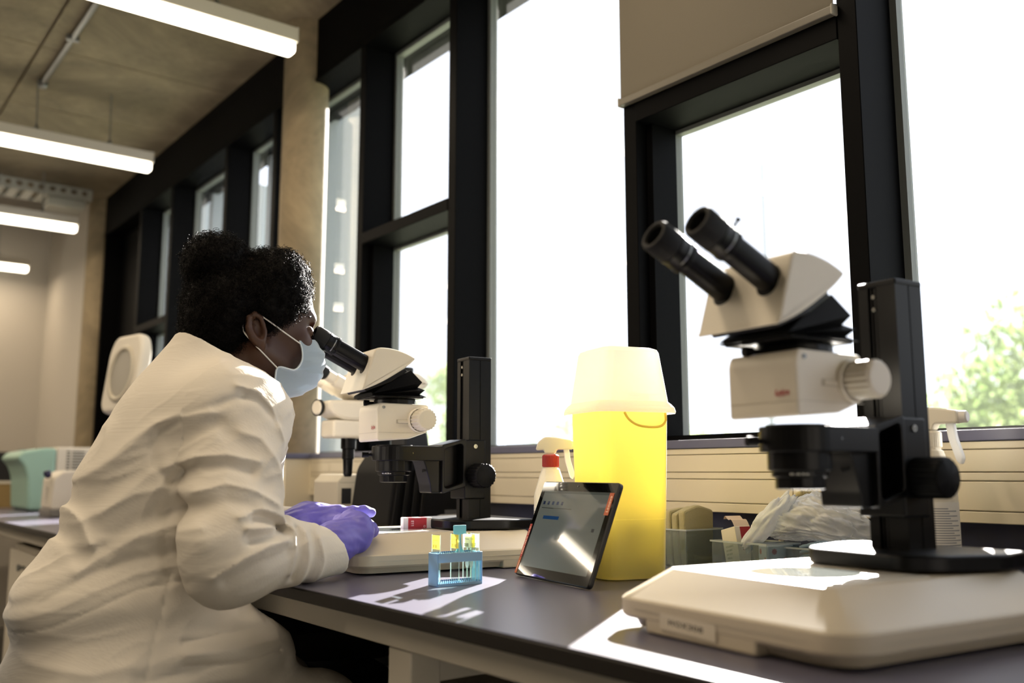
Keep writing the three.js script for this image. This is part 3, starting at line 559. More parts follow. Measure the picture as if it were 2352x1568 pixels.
function carton(name, label, pos, turn, size, tex, lean = 0, openFlap = false) {
  const o = thing(name, label, 'carton', pos, turn); o.rotation.order = 'YXZ'; o.rotation.z = lean;
  const [w, h, d] = size;
  mk('carton_body', b(w, h, d, [0, h / 2, 0], 0.001), std('#e7e0d6', 0.6), o);
  if (tex.front) decal(w * 0.985, h * 0.97, tex.front, o, [0, h / 2, d / 2 + 0.0003], [0, 0, 0], 'printed_face');
  if (tex.side) decal(d * 0.985, h * 0.97, tex.side, o, [w / 2 + 0.0003, h / 2, 0], [0, PI / 2, 0], 'printed_face');
  if (tex.top) decal(w * 0.985, d * 0.97, tex.top, o, [0, h + 0.0003, 0], [-PI / 2, 0, 0], 'printed_face');
  if (openFlap) {
    const pts = []; for (let i = 0; i <= 10; i++) { const t = i / 10; pts.push([w / 2 - 0.001 - t * 0.028, h + 0.020 * Math.sin(t * 2.2) + 0.004 * Math.sin(t * 9)]); }
    const ring = (dz) => pts.map(([x, y]) => [x, y, dz]);
    const g = loft([ring(-d / 2), ring(-d / 4), ring(0), ring(d / 4), ring(d / 2)], { closed: false }); const fm = std('#d9c3b0', 0.7); fm.side = THREE.DoubleSide; mk('open_flap', g, fm, o);
  }
  return o;
}
const redSide = (txt) => canvasTex(256, 96, (c, w, h) => { c.fillStyle = '#efe9e4'; c.fillRect(0, 0, w, h); c.fillStyle = '#b81d33'; c.fillRect(40, 0, 170, h); c.fillStyle = '#f6dfe0'; c.save(); c.translate(78, 50); c.rotate(PI / 2); c.font = 'bold 34px sans-serif'; c.textAlign = 'center'; c.fillText(txt, 0, 10); c.restore(); c.beginPath(); c.arc(190, 78, 8, 0, 7); c.lineWidth = 4; c.strokeStyle = '#f6dfe0'; c.stroke(); });
const redTop = canvasTex(256, 96, (c, w, h) => { c.fillStyle = '#efe9e4'; c.fillRect(0, 0, w, h); c.fillStyle = '#b81d33'; c.fillRect(40, 0, 60, h); c.fillRect(160, 0, 60, h); });
carton('blade_carton', 'small white and red carton lying on the base of the used microscope', [-1.634, 0.9676, -1.018], 72 * RAD, [0.058, 0.021, 0.026], { front: redSide('E11'), top: redTop });
{
  const side = canvasTex(160, 256, (c, w, h) => { c.fillStyle = '#dcd2c0'; c.fillRect(0, 0, w, h); c.fillStyle = '#6b6558'; c.font = 'bold 16px sans-serif'; for (let i = 0; i < 4; i++) c.fillText(['3132300015', 'LOT 0482', 'REF 4212', '100 pcs'][i], 24, 120 + i * 24); });
  const fr = canvasTex(128, 256, (c, w, h) => { c.fillStyle = '#e4dccf'; c.fillRect(0, 0, w, h); c.fillStyle = '#a61f2f'; c.fillRect(40, 0, 88, 150); });
  carton('blade_carton', 'white and red carton with torn open flap tilted in the clear box', [-1.123, 0.905, -1.395], -14 * RAD, [0.042, 0.074, 0.034], { side: fr, front: side }, 0.22, true);
}
const clearPl = phys('#dfe6e8', 0.06, { transmission: 0.92, thickness: 0, ior: 1.5 });
function clearBox(name, label, pos, turn, [w, h, d]) {
  const o = thing(name, label, 'plastic box', pos, turn); const t = 0.0015;
  for (const s of [-1, 1]) { mk('side_panel', bb(s * w / 2 - t / 2, s * w / 2 + t / 2, 0, h, -d / 2, d / 2), clearPl, o); mk('end_panel', bb(-w / 2, w / 2, 0, h, s * d / 2 - t / 2, s * d / 2 + t / 2), clearPl, o); }
  mk('bottom_panel', bb(-w / 2, w / 2, 0, t, -d / 2, d / 2), clearPl, o);
  mk('rim', [bb(-w / 2 - 0.003, w / 2 + 0.003, h - 0.003, h, d / 2 - 0.001, d / 2 + 0.003), bb(-w / 2 - 0.003, w / 2 + 0.003, h - 0.003, h, -d / 2 - 0.003, -d / 2 + 0.001), bb(w / 2 - 0.001, w / 2 + 0.003, h - 0.003, h, -d / 2, d / 2), bb(-w / 2 - 0.003, -w / 2 + 0.001, h - 0.003, h, -d / 2, d / 2)], phys('#e9eef0', 0.15, { transmission: 0.6, thickness: 0 }), o);
  return o;
}
clearBox('clear_tray', 'clear plastic tray behind the yellow bin, holding brown paper', [-1.262, 0.9, -1.405], 0, [0.085, 0.072, 0.10]);
{ // folded paper towels standing in the tray
  const o = thing('paper_towel_stack', 'folded brownish paper towels standing in the clear tray', 'paper towels', [-1.262, 0.902, -1.402], 0.05);
  const pm = std('#a99f7c', 0.9, 0, { bumpMap: rep(concreteBump, 20), bumpScale: 0.001 });
  for (let i = 0; i < 4; i++) mk('towel', boxUV(extX([[-0.043, 0], [0.040, 0], [0.044, 0.05], [0.046, 0.098 + 0.006 * (i % 2)], [0.0, 0.106 + 0.003 * i], [-0.046, 0.104]], 0.014, 0.004, 0.008).translate(-0.027 + i * 0.0175, 0, 0)), pm, o);
}
clearBox('clear_slide_box', 'clear plastic box open at the top around the tilted red and white carton', [-1.110, 0.9, -1.40], -8 * RAD, [0.10, 0.056, 0.085]);
{
  const o = clearBox('clear_wipe_box', 'small clear box with a red-patterned white packet inside', [-1.030, 0.9, -1.372], -8 * RAD, [0.032, 0.058, 0.075]);
  const pk = canvasTex(128, 128, (c, w, h) => { c.fillStyle = '#d5d8e2'; c.fillRect(0, 0, w, h); c.fillStyle = '#b8414f'; for (const [x, y] of [[30, 24], [88, 60], [30, 100], [96, 116]]) for (let k = 0; k < 4; k++) { c.save(); c.translate(x, y); c.rotate(k * PI / 4); c.fillRect(-13, -3, 26, 6); c.restore(); } });
  mk('packet', b(0.024, 0.052, 0.06, [0, 0.028, 0], 0.002), std('#ffffff', 0.6, 0, { map: pk }), o, 'white packet printed with red asterisks');
}
clearBox('clear_mask_box', 'wide clear plastic box half hidden under the crumpled bag', [-0.945, 0.9, -1.43], -4 * RAD, [0.13, 0.052, 0.11]);
{ // blue pleated masks lying in the box
  const o = thing('face_mask_stack', 'stack of pale blue pleated masks in the wide clear box', 'masks', [-0.945, 0.903, -1.43], 0.02);
  for (let i = 0; i < 6; i++) { const pts = []; for (let k = 0; k <= 14; k++) { const t = k / 14; pts.push([-0.05 + 0.1 * t, 0.008 + i * 0.0085 + 0.010 * Math.sin(t * PI) + 0.0008 * (k % 2)]); } const ring = (z) => pts.map(([x, y]) => [x, y, z]).concat(pts.slice().reverse().map(([x, y]) => [x, y - 0.003, z])); mk('mask', loft([ring(0.04), ring(0), ring(-0.04)]), std('#a9c3dc', 0.8), o); }
}
{ // crumpled clear bag
  const o = thing('plastic_bag', 'crumpled clear plastic bag lying over the boxes by the window', 'bag', [-0.975, 0.9, -1.42], 0.1);
  const g = new THREE.SphereGeometry(1, 90, 60); const p = g.attributes.position;
  for (let i = 0; i < p.count; i++) {
    let x = p.getX(i), y = p.getY(i), z = p.getZ(i);
    const r = 1 + 0.30 * fbm(x * 1.8 + 4, y * 1.8, z * 1.8, 3) - 0.16 * Math.abs(fbm(x * 3.1, y * 3.1 + 9, z * 3.1, 3)) * 2 - 0.12 * Math.abs(fbm(x * 7, y * 7, z * 7 + 2, 2)) * 2;
    x *= 0.098 * r; y *= 0.062 * r; z *= 0.068 * r; if (y < 0) y *= 0.35; y += 0.085 - 0.012 * Math.abs(x) / 0.1; p.setXYZ(i, x, y, z);
  }
  g.computeVertexNormals(); mk('bag_film', g, phys('#f4f7fb', 0.3, { transmission: 0.7, thickness: 0, ior: 1.5, side: THREE.DoubleSide }), o);
  const tg = new THREE.SphereGeometry(1, 48, 30), tp = tg.attributes.position;
  for (let i = 0; i < tp.count; i++) { const x = tp.getX(i), y = tp.getY(i), z = tp.getZ(i), r = 1 + 0.5 * fbm(x * 2.4, y * 2.4, z * 2.4, 4); const t = y * 0.05 * r; tp.setXYZ(i, -0.072 + x * 0.026 * r + t * 0.9, 0.092 + t * 1.0, 0.045 + z * 0.020 * r); }
  tg.computeVertexNormals(); mk('gathered_neck', tg, phys('#eef1f5', 0.45, { transmission: 0.45, thickness: 0 }), o, 'white gathered neck of the bag');
}
{ // sockets and plug
  const o = thing('wall_socket', 'cream angled socket outlet on the trunking behind the foreground microscope', 'socket', [-0.985, 1.04, -1.4985]);
  mk('socket_plate', b(0.125, 0.044, 0.004, [0, 0, 0.002], 0.002), M.trunk, o);
  for (const x of [-0.032, 0.032]) { const f = mk('outlet', aim(lathe([[0, 0.003], [0.015, 0.003], [0.018, 0.006], [0.0205, 0.006], [0.021, 0]], 28), [x, 0, 0.004], [0, 0, 1]), M.trunk, o); for (const s of [-1, 1]) mk('pin_hole', aim(cyl(0.002, 0.002, 0.0006, 10), [x + s * 0.007, 0.002, 0.0074], [0, 0, 1]), M.rubber, f); }
  const q = thing('power_plug', 'beige power plug with grey-beige cable plugged into the trunking', 'plug', [-0.985, 1.040, -1.488]);
  const pm = std('#b7a878', 0.5);
  mk('plug_body', aim(lathe([[0, -0.012], [0.018, -0.012], [0.019, 0.002], [0.014, 0.012], [0.0085, 0.022], [0, 0.022]], 24), [0, 0, 0.018], [-0.45, 0.12, 1]), std('#cdbf97', 0.5), q);
  const rl = []; for (let i = 0; i < 6; i++) rl.push(aim(lathe([[0.0055, i * 0.0048], [0.0082, i * 0.0048], [0.0082, i * 0.0048 + 0.003], [0.0055, i * 0.0048 + 0.003]], 14), [-0.014, 0.003, 0.038], [-0.8, 0.0, 0.6]));
  mk('strain_relief', rl, pm, q).userData.kind = 'stuff';
  mk('cable', tube([[-0.012, 0.003, 0.036], [-0.036, 0.001, 0.054], [-0.058, -0.022, 0.058], [-0.078, -0.058, 0.05], [-0.10, -0.10, 0.03], [-0.13, -0.131, 0.0], [-0.2, -0.1315, -0.03]], 0.0045, 60, 10), pm, q);
}
function sprayBottle(label, pos, turn, capColor, opt) {
  const o = thing('spray_bottle', label, 'spray bottle', pos, turn, 'trigger spray bottles at the back of the bench');
  const wm = phys('#ece6d6', 0.5, { transmission: 0.28, thickness: 0 });
  mk('bottle', lathe([[0, 0.001], [0.030, 0.001], [0.034, 0.004], [0.0345, 0.02], [0.0345, 0.152], [0.033, 0.160], [0.024, 0.190], [0.0185, 0.207], [0.0155, 0.209], [0.0155, 0.214], [0, 0.214]], 40), wm, o);
  mk('collar', knurl(0.0175, 36, 0.0006, 0.026).translate(0, 0.211, 0), std(capColor, 0.4), o);
  const hs = [[-0.031, 0.245], [-0.014, 0.2465], [-0.012, 0.238], [0.010, 0.238], [0.013, 0.247], [0.046, 0.247], [0.048, 0.256], [0.046, 0.266], [0.012, 0.272], [-0.012, 0.273], [-0.026, 0.262]];
  const hd = mk('trigger_head', extZ(hs, 0.022, 0.003, 0.006), std('#e9e2d2', 0.4), o);
  mk('nozzle', aim(lathe([[0, 0.012], [0.007, 0.012], [0.009, 0.010], [0.009, 0]], 20), [0.046, 0.2565, 0], [1, 0, 0]), std('#e4dfd6', 0.4), hd);
  mk('trigger', extZ([[0.026, 0.250], [0.038, 0.250], [0.041, 0.226], [0.050, 0.196], [0.046, 0.186], [0.040, 0.190], [0.030, 0.222]], 0.012, 0.002, 0.005), phys('#f2f2f0', 0.4, { transmission: 0.2, thickness: 0 }), hd);
  const lt = canvasTex(512, 256, (c, w, h) => { c.fillStyle = '#ece8de'; c.fillRect(0, 0, w, h); c.fillStyle = '#70757e'; for (let i = 0; i < 24; i++) for (let k = 0; k < 3; k++) c.fillRect(20 + k * 165, 24 + i * 9, 60 + ((i * 37 + k * 53) % 70), 3); c.fillStyle = '#2b4a80'; c.fillRect(220, 10, 12, 10); });
  mk('bottle_label', new THREE.CylinderGeometry(0.0349, 0.0349, 0.10, 40, 1, true).translate(0, 0.082, 0), std('#ffffff', 0.6, 0, { map: lt }), o);
  return o;
}
sprayBottle('white spray bottle with red collar behind the tablet', [-1.327, 0.9, -1.114], 48 * RAD, '#a8231c').scale.setScalar(0.89);
sprayBottle('white spray bottle mostly hidden behind the foreground microscope column', [-0.757, 0.9, -1.40], 6 * RAD, '#e9e2d2').scale.setScalar(1.02);

// ---------------------------------------------------------------- compound microscope and its lamp supply behind the stereo microscope
{
  const o = thing('compound_microscope', 'black and cream compound microscope behind the one in use', 'microscope', [-2.1, 0.9, -1.27], 0);
  mk('foot', loft([rring(-0.14, 0.15, -0.2, 0.19, 0.05, 0.002), rring(-0.145, 0.155, -0.205, 0.2, 0.055, 0.012), rring(-0.14, 0.15, -0.2, 0.19, 0.05, 0.040), rring(-0.12, 0.13, -0.18, 0.16, 0.05, 0.046)]), M.cream, o);
  mk('stand_body', extX([[0.105, 0.044], [0.085, 0.19], [0.05, 0.235], [-0.09, 0.235], [-0.15, 0.19], [-0.165, 0.044]], 0.20, 0.006, 0.02), M.scopeBlackMatt, o);
  for (let i = 0; i < 4; i++) mk('ridge', extX([[0.099 - i * 0.026, 0.046], [0.080 - i * 0.024, 0.185], [0.072 - i * 0.024, 0.185], [0.086 - i * 0.026, 0.046]], 0.012, 0.002, 0.003).translate(0.103, 0, 0), M.scopeBlack, o);
  mk('switch_panel', bb(0.1, 0.101, 0.075, 0.085, -0.13, -0.06), std('#4a4a4c', 0.4), o);
  mk('lamp_arch', extX([[-0.02, 0.044], [-0.015, 0.062], [-0.04, 0.074], [-0.11, 0.074], [-0.135, 0.062], [-0.14, 0.044]], 0.012, 0.003, 0.01).translate(0.108, 0, 0), std('#9c9a94', 0.4), o);
  mk('arm', extX([[-0.06, 0.22], [-0.04, 0.33], [0.0, 0.372], [0.10, 0.372], [0.11, 0.34], [0.03, 0.33], [0.02, 0.22]], 0.07, 0.008, 0.02), M.blackMatt, o);
  mk('head_base', extX([[0.20, 0.305], [0.235, 0.325], [0.24, 0.352], [0.10, 0.358], [0.09, 0.325], [0.12, 0.305]], 0.085, 0.008, 0.02), M.cream, o);
  mk('nosepiece_housing', bb(-0.03, 0.04, 0.262, 0.306, 0.13, 0.225, 0.008), M.cream, o);
  const k = mk('side_knob', aim(lathe([[0.018, 0], [0.018, 0.012], [0.015, 0.015], [0, 0.015]], 24), [0.0, 0.335, 0.24], [0.25, 0, 1]), M.cream, o); mk('knob_ring', aim(lathe([[0.019, 0.003], [0.0205, 0.005], [0.0205, 0.012], [0.019, 0.013]], 24), [0.0, 0.335, 0.24], [0.25, 0, 1]), M.blackMatt, k);
  mk('objective', lathe([[0, 0.168], [0.008, 0.168], [0.011, 0.175], [0.0125, 0.21], [0.015, 0.212], [0.015, 0.235], [0.0185, 0.237], [0.0185, 0.263], [0, 0.263]], 24).translate(0.005, 0, 0.165), M.scopeBlack, o);
  mk('trinocular_head', extX([[0.19, 0.372], [0.20, 0.392], [0.155, 0.428], [0.06, 0.440], [-0.02, 0.432], [-0.05, 0.405], [0.02, 0.36], [0.14, 0.352]], 0.10, 0.012, 0.025), M.cream, o);
  mk('camera_port', lathe([[0.02, 0.43], [0.02, 0.448], [0.017, 0.450], [0, 0.450]], 24).translate(0, 0, 0.0), M.blackMatt, o);
  for (const s of [-1, 1]) { const e = mk('eyepiece_tube', aim(lathe([[0.017, 0], [0.0165, 0.04], [0.014, 0.042], [0.014, 0.07], [0, 0.07]], 24), [s * 0.032, 0.385, 0.185], [s * 0.03, 0.5, 1]), M.cream, o); mk('eyecup', aim(lathe([[0.0145, 0.066], [0.017, 0.07], [0.017, 0.09], [0.013, 0.092], [0.011, 0.084], [0, 0.084]], 24), [s * 0.032, 0.385, 0.185], [s * 0.03, 0.5, 1]), M.rubber, e); }

  const q = thing('power_unit', 'flat black power unit under the beige lamp supply box', 'power unit', [-2.345, 0.9, -1.235], 0);
  mk('unit_case', bb(-0.08, 0.08, 0.004, 0.085, -0.095, 0.09, 0.006), std('#26262a', 0.5), q);
  for (const x of [-0.06, 0.06]) for (const z of [-0.07, 0.07]) mk('foot', cyl(0.01, 0.01, 0.006, 12).translate(x, 0.003, z), M.rubber, q);
  mk('indicator', aim(cyl(0.005, 0.005, 0.003, 14), [0.02, 0.045, 0.0905], [0, 0, 1]), std('#8a7440', 0.4), q);
  const p = thing('lamp_supply_box', 'beige metal box with a dark side slot left of the black stand', 'box', [-2.345, 0.985, -1.238], 0);
  mk('box_case', extX([[0.068, 0], [0.068, 0.07], [0.05, 0.088], [-0.072, 0.088], [-0.072, 0]], 0.14, 0.003, 0.004), std('#b8b09e', 0.45), p);
  mk('side_slot', [bb(0.0692, 0.0706, 0.010, 0.052, 0.026, 0.055, 0.0005)], M.rubber, p); mk('cable_port', aim(cyl(0.011, 0.011, 0.002, 16), [0.070, 0.04, -0.045], [1, 0, 0]), M.rubber, p);
  mk('lid_seam', bb(0.0695, 0.0704, 0.066, 0.0672, -0.068, 0.06), std('#7d776a', 0.5), p);
  single('black_cable', tube([[-2.255, 0.935, -1.20], [-2.25, 0.985, -1.225], [-2.248, 0.995, -1.255], [-2.252, 0.97, -1.29], [-2.255, 0.905, -1.31]], 0.0035, 40, 8), M.rubber, 'thin black cable looping beside the beige lamp supply box', 'cable');
}

// ---------------------------------------------------------------- devices on the far part of the bench
{
  const mint = std('#8fb0a2', 0.5), mintDark = std('#7f9f92', 0.5), cas = std('#cfc8ba', 0.5), vent = std('#4a4a45', 0.6);
  const o = thing('thermal_cycler', 'mint green and white lab device with vent slots on its side', 'lab device', [-5.02, 0.9, -1.01], 0);
  mk('front_shell', extX([[0.105, 0.005], [0.115, 0.16], [0.135, 0.215], [0.165, 0.245], [0.14, 0.275], [0.05, 0.293], [-0.005, 0.293], [-0.005, 0.005]], 0.40, 0.012, 0.02), mint, o, 'mint green front');
  mk('rear_case', bb(-0.195, 0.195, 0.006, 0.297, -0.22, -0.006, 0.008), cas, o, 'off-white rear casing');
  for (let i = 0; i < 9; i++) { mk('vent_slot', bb(0.1945, 0.197, 0.165 + i * 0.0135, 0.171 + i * 0.0135, -0.13, -0.075), vent, o); mk('vent_slot', bb(0.1945, 0.197, 0.165 + i * 0.0135, 0.171 + i * 0.0135, -0.066, -0.05), vent, o); }
  mk('display_window', b(0.06, 0.002, 0.03, [-0.09, 0.2885, 0.09]).rotateX(0.0), std('#2f5a66', 0.2), o);
  for (const x of [-0.15, 0.15]) for (const z of [-0.18, 0.08]) mk('foot', cyl(0.014, 0.014, 0.007, 14).translate(x, 0.0035, z), M.rubber, o);
  const q = thing('vacuum_pump', 'small off-white lab device with a dark blue knob', 'lab device', [-4.24, 0.9, -0.955], 0);
  mk('plinth', bb(-0.10, 0.10, 0, 0.032, -0.09, 0.095, 0.006), std('#6d6a66', 0.5), q);
  mk('case', extX([[0.092, 0.030], [0.088, 0.155], [0.05, 0.185], [-0.088, 0.190], [-0.088, 0.030]], 0.19, 0.008, 0.015), cas, q);
  mk('side_panel', extX([[-0.01, 0.03], [-0.015, 0.18], [-0.085, 0.185], [-0.085, 0.03]], 0.012, 0.003, 0.008).translate(0.098, 0, 0), std('#b4c4bd', 0.5), q);
  mk('knob', [lathe([[0.0, 0.03], [0.012, 0.03], [0.015, 0.022], [0.013, 0.008], [0.008, 0.0]], 18).rotateX(0.4).translate(0.05, 0.157, 0.095)], std('#1c1b45', 0.4), q, 'dark blue knob');
  mk('knob_wing', b(0.044, 0.012, 0.012, [0.05, 0.172, 0.105], 0.005), std('#1c1b45', 0.4), q);
  decal(0.03, 0.07, canvasTex(64, 128, (c, w, h) => { c.fillStyle = '#d9d4cc'; c.fillRect(0, 0, w, h); c.fillStyle = '#a9a49b'; for (let i = 0; i < 6; i++) c.fillRect(8, 12 + i * 18, 46, 4); }), q, [0.0, 0.09, 0.0925], [0, 0, 0], 'instruction_label');
  const cb = thing('cardboard_tray', 'brown cardboard tray at the left edge beside the mint device', 'tray', [-5.62, 0.9, -0.93], 0);
  mk('tray_box', loft([rring(-0.2, 0.2, -0.16, 0.16, 0.004, 0), rring(-0.2, 0.2, -0.16, 0.16, 0.004, 0.13), rring(-0.194, 0.194, -0.154, 0.154, 0.003, 0.13), rring(-0.194, 0.194, -0.154, 0.154, 0.003, 0.01)], { capB: true }), std('#8f7648', 0.85), cb);
  mk('tray_rim', [bb(-0.203, 0.203, 0.122, 0.136, 0.156, 0.164), bb(0.196, 0.204, 0.122, 0.136, -0.16, 0.16)], std('#cfc4ad', 0.8), cb);
  const yb = thing('reagent_box', 'white and green printed box with a bright yellow lid at the left edge', 'box', [-5.72, 0.9, -1.30], 0);
  mk('box_body', b(0.34, 0.19, 0.2, [0, 0.095, 0], 0.004), std('#d8d2cb', 0.6), yb); mk('green_band', b(0.342, 0.035, 0.202, [0, 0.165, 0], 0.003), std('#5d8f5a', 0.6), yb); mk('lid', b(0.36, 0.035, 0.22, [0, 0.205, 0], 0.005), std('#c9c11b', 0.5), yb);
  const mo = thing('monitor_screen', 'switched-off black monitor behind the mint device', 'monitor', [-6.3, 0.9, -0.98], 0.9);
  mk('panel', b(0.4, 0.22, 0.03, [0, 0.19, 0], 0.008), M.blackMatt, mo); mk('stand_neck', b(0.05, 0.14, 0.03, [0, 0.08, -0.02], 0.005), M.blackMatt, mo); mk('stand_foot', b(0.2, 0.014, 0.16, [0, 0.007, -0.01], 0.005), M.blackMatt, mo);

  // centrifuge with raised lid
  const c = thing('plate_reader', 'white lab device with a raised rounded lid behind the back of the person', 'lab device', [-3.46, 0.9, -0.92], 0);
  mk('body', loft([rring(-0.12, 0.12, -0.17, -0.03, 0.03, 0.008), rring(-0.13, 0.13, -0.18, -0.02, 0.03, 0.03), rring(-0.125, 0.125, -0.175, -0.025, 0.03, 0.38), rring(-0.10, 0.10, -0.15, -0.04, 0.03, 0.40)]), M.white, c);
  for (const x of [-0.09, 0.09]) for (const z of [-0.15, -0.05]) mk('foot', cyl(0.012, 0.012, 0.01, 14).translate(x, 0.005, z), M.rubber, c);
  const ls = shapeOf([[-0.155, -0.02], [0.155, -0.02], [0.15, 0.26], [0.11, 0.33], [-0.11, 0.33], [-0.15, 0.26]], 0.07);
  const lid = mk('lid', extrude(ls, 0.055, 0.02, 4), M.white, c); lid.position.set(0, 0.40, -0.01); lid.scale.set(0.62, 0.82, 0.9);
  lid.rotation.order = 'YXZ'; lid.rotation.set(-0.16, 0.35, 0.05);
  mk('lid_recess', new THREE.TorusGeometry(0.1, 0.012, 12, 40).scale(1, 1.15, 1).translate(0, 0.15, 0.026), M.creamDark, lid); mk('lid_liner', cyl(0.095, 0.095, 0.004, 36).rotateX(PI / 2).scale(1, 1.15, 1).translate(0, 0.15, 0.027), std('#9a968c', 0.35), lid);
  single('squeeze_bottle', lathe([[0, 0], [0.03, 0], [0.032, 0.004], [0.032, 0.11], [0.02, 0.135], [0.014, 0.138], [0.014, 0.165], [0.012, 0.168], [0, 0.168]], 28), M.white, 'small white bottle on the bench left of the centrifuge', 'bottle', [-4.2, 0.9, -1.18]);
}
// ---------------------------------------------------------------- the person at the microscope
{
  const who = thing('person', 'person in a white lab coat, face mask and purple gloves bent over a microscope', 'person', [-1.64, 0, -0.7], -4 * RAD);
  const skin = phys('#452b1d', 0.48, { specularIntensity: 0.7 });
  const weave = noiseTex(256, (u, v) => 0.5 + 0.7 * tileNoise(u, v, 40, 21));
  const coatMat = std('#d6cfc3', 0.9, 0, { bumpMap: weave, bumpScale: 0.0003 });
  const hairMat = phys('#070504', 0.55, { specularIntensity: 0.22 });
  const gloveMat = phys('#6a62bd', 0.42, { sheen: 0.3 });
  const maskMat = phys('#d0e5f6', 0.95, { transmission: 0.58, thickness: 0 });
  const lineDist = (u, v, pts) => { let m = 9; for (let i = 0; i < pts.length - 1; i++) { const [ax, ay] = pts[i], dx = pts[i + 1][0] - ax, dy = pts[i + 1][1] - ay, t = clamp(((u - ax) * dx + (v - ay) * dy) / (dx * dx + dy * dy), 0, 1), q = Math.hypot(u - ax - dx * t, v - ay - dy * t); if (q < m) m = q; } return m; };

  // ---- skin: head, neck and the body inside the clothes, one continuous surface
  {
    const skull = ellipsoid([0, 1.392, 0.024], [0.074, 0.086, 0.098]), face = ellipsoid([0, 1.318, -0.012], [0.056, 0.090, 0.064]), jaw = capsule([0, 1.252, -0.030], [0, 1.262, -0.016], 0.030, 0.036);
    const jawR = [-1, 1].map((s) => capsule([s * 0.020, 1.250, -0.030], [s * 0.053, 1.292, 0.035], 0.022, 0.020)), cheek = [-1, 1].map((s) => ellipsoid([s * 0.034, 1.314, -0.040], [0.022, 0.020, 0.022]));
    const brow = capsule([-0.026, 1.363, -0.062], [0.026, 1.363, -0.062], 0.012, 0.012), nose = capsule([0, 1.345, -0.070], [0, 1.304, -0.088], 0.008, 0.012), nosew = ellipsoid([0, 1.300, -0.082], [0.017, 0.010, 0.013]);
    const mouth = ellipsoid([0, 1.270, -0.070], [0.024, 0.014, 0.014]), chin = ellipsoid([0, 1.243, -0.052], [0.020, 0.016, 0.018]);
    const neck = capsule([0, 1.31, 0.055], [0, 1.17, 0.105], 0.054, 0.060), socket = [-1, 1].map((s) => ellipsoid([s * 0.032, 1.341, -0.066], [0.017, 0.012, 0.014])), lid = [-1, 1].map((s) => ellipsoid([s * 0.032, 1.3385, -0.056], [0.016, 0.0115, 0.0125]));
    const temple = [-1, 1].map((s) => ellipsoid([s * 0.088, 1.362, -0.028], [0.018, 0.03, 0.03]));
    const earO = [-1, 1].map((s) => ellipsoid([s * 0.0755, 1.327, 0.055], [0.0125, 0.0305, 0.0185], 0.32)), earI = [-1, 1].map((s) => ellipsoid([s * 0.085, 1.331, 0.052], [0.0095, 0.0195, 0.0105], 0.32)), lobe = [-1, 1].map((s) => ellipsoid([s * 0.073, 1.302, 0.044], [0.007, 0.010, 0.008])), trag = [-1, 1].map((s) => ellipsoid([s * 0.0745, 1.326, 0.040], [0.006, 0.008, 0.005]));
    const helix = [-1, 1].map((s) => { const pts = [[1.336, 0.043], [1.349, 0.049], [1.355, 0.060], [1.347, 0.071], [1.330, 0.072], [1.314, 0.064], [1.302, 0.052]].map(([y, z], i) => [s * (0.0795 + 0.003 * Math.sin(i / 6 * PI)), y, z]); return pts.slice(1).map((p, i) => capsule(pts[i], p, 0.0042, 0.0042)); });
    const headF = (x, y, z) => {
      let d = smin(skull(x, y, z), face(x, y, z), 0.03); d = smin(d, jaw(x, y, z), 0.02);
      for (const k of [0, 1]) { d = smin(d, jawR[k](x, y, z), 0.025); d = smin(d, cheek[k](x, y, z), 0.02); }
      d = smin(d, brow(x, y, z), 0.018); d = smin(d, nose(x, y, z), 0.012); d = smin(d, nosew(x, y, z), 0.008); d = smin(d, mouth(x, y, z), 0.012); d = smin(d, chin(x, y, z), 0.015);
      for (const k of [0, 1]) { d = smax(d, -socket[k](x, y, z), 0.012); d = smin(d, lid[k](x, y, z), 0.003); d = smax(d, -temple[k](x, y, z), 0.03); }
      d = smin(d, neck(x, y, z), 0.03);
      if (Math.abs(x) > 0.05 && z > 0.02 && z < 0.1) for (const k of [0, 1]) { let e = smax(earO[k](x, y, z), -earI[k](x, y, z), 0.006); e = smin(e, lobe[k](x, y, z), 0.006); e = smin(e, trag[k](x, y, z), 0.004); for (const h of helix[k]) e = smin(e, h(x, y, z), 0.003); d = smin(d, e, 0.005); }
      return d;
    };
    const headG = netMesh(headF, [-0.11, 1.16, -0.115], [0.11, 1.50, 0.17], 0.0032);
    const core = [capsule([0, 1.19, 0.10], [0, 1.0, 0.17], 0.055, 0.12), capsule([0, 1.0, 0.17], [0, 0.68, 0.23], 0.12, 0.14), capsule([-0.13, 1.15, 0.11], [0.13, 1.15, 0.11], 0.06, 0.06)];
    for (const s of [-1, 1]) core.push(capsule([s * 0.155, 1.155, 0.11], s > 0 ? [0.265, 0.96, 0.140] : [-0.265, 0.985, 0.06], 0.05, 0.042), capsule(s > 0 ? [0.265, 0.96, 0.140] : [-0.265, 0.985, 0.06], s > 0 ? [0.165, 0.950, -0.06] : [-0.045, 0.975, -0.09], 0.042, 0.026), capsule([s * 0.09, 0.64, 0.20], [s * 0.11, 0.62, -0.24], 0.08, 0.06), capsule([s * 0.11, 0.62, -0.24], [s * 0.12, 0.16, -0.20], 0.055, 0.04));
    const bodyG = netMesh((x, y, z) => core.reduce((d, f) => smin(d, f(x, y, z), 0.05), 9), [-0.36, 0.08, -0.34], [0.36, 1.25, 0.42], 0.014);
    mk('body', [headG, bodyG], skin, who, 'dark brown skin of face, ear and neck');
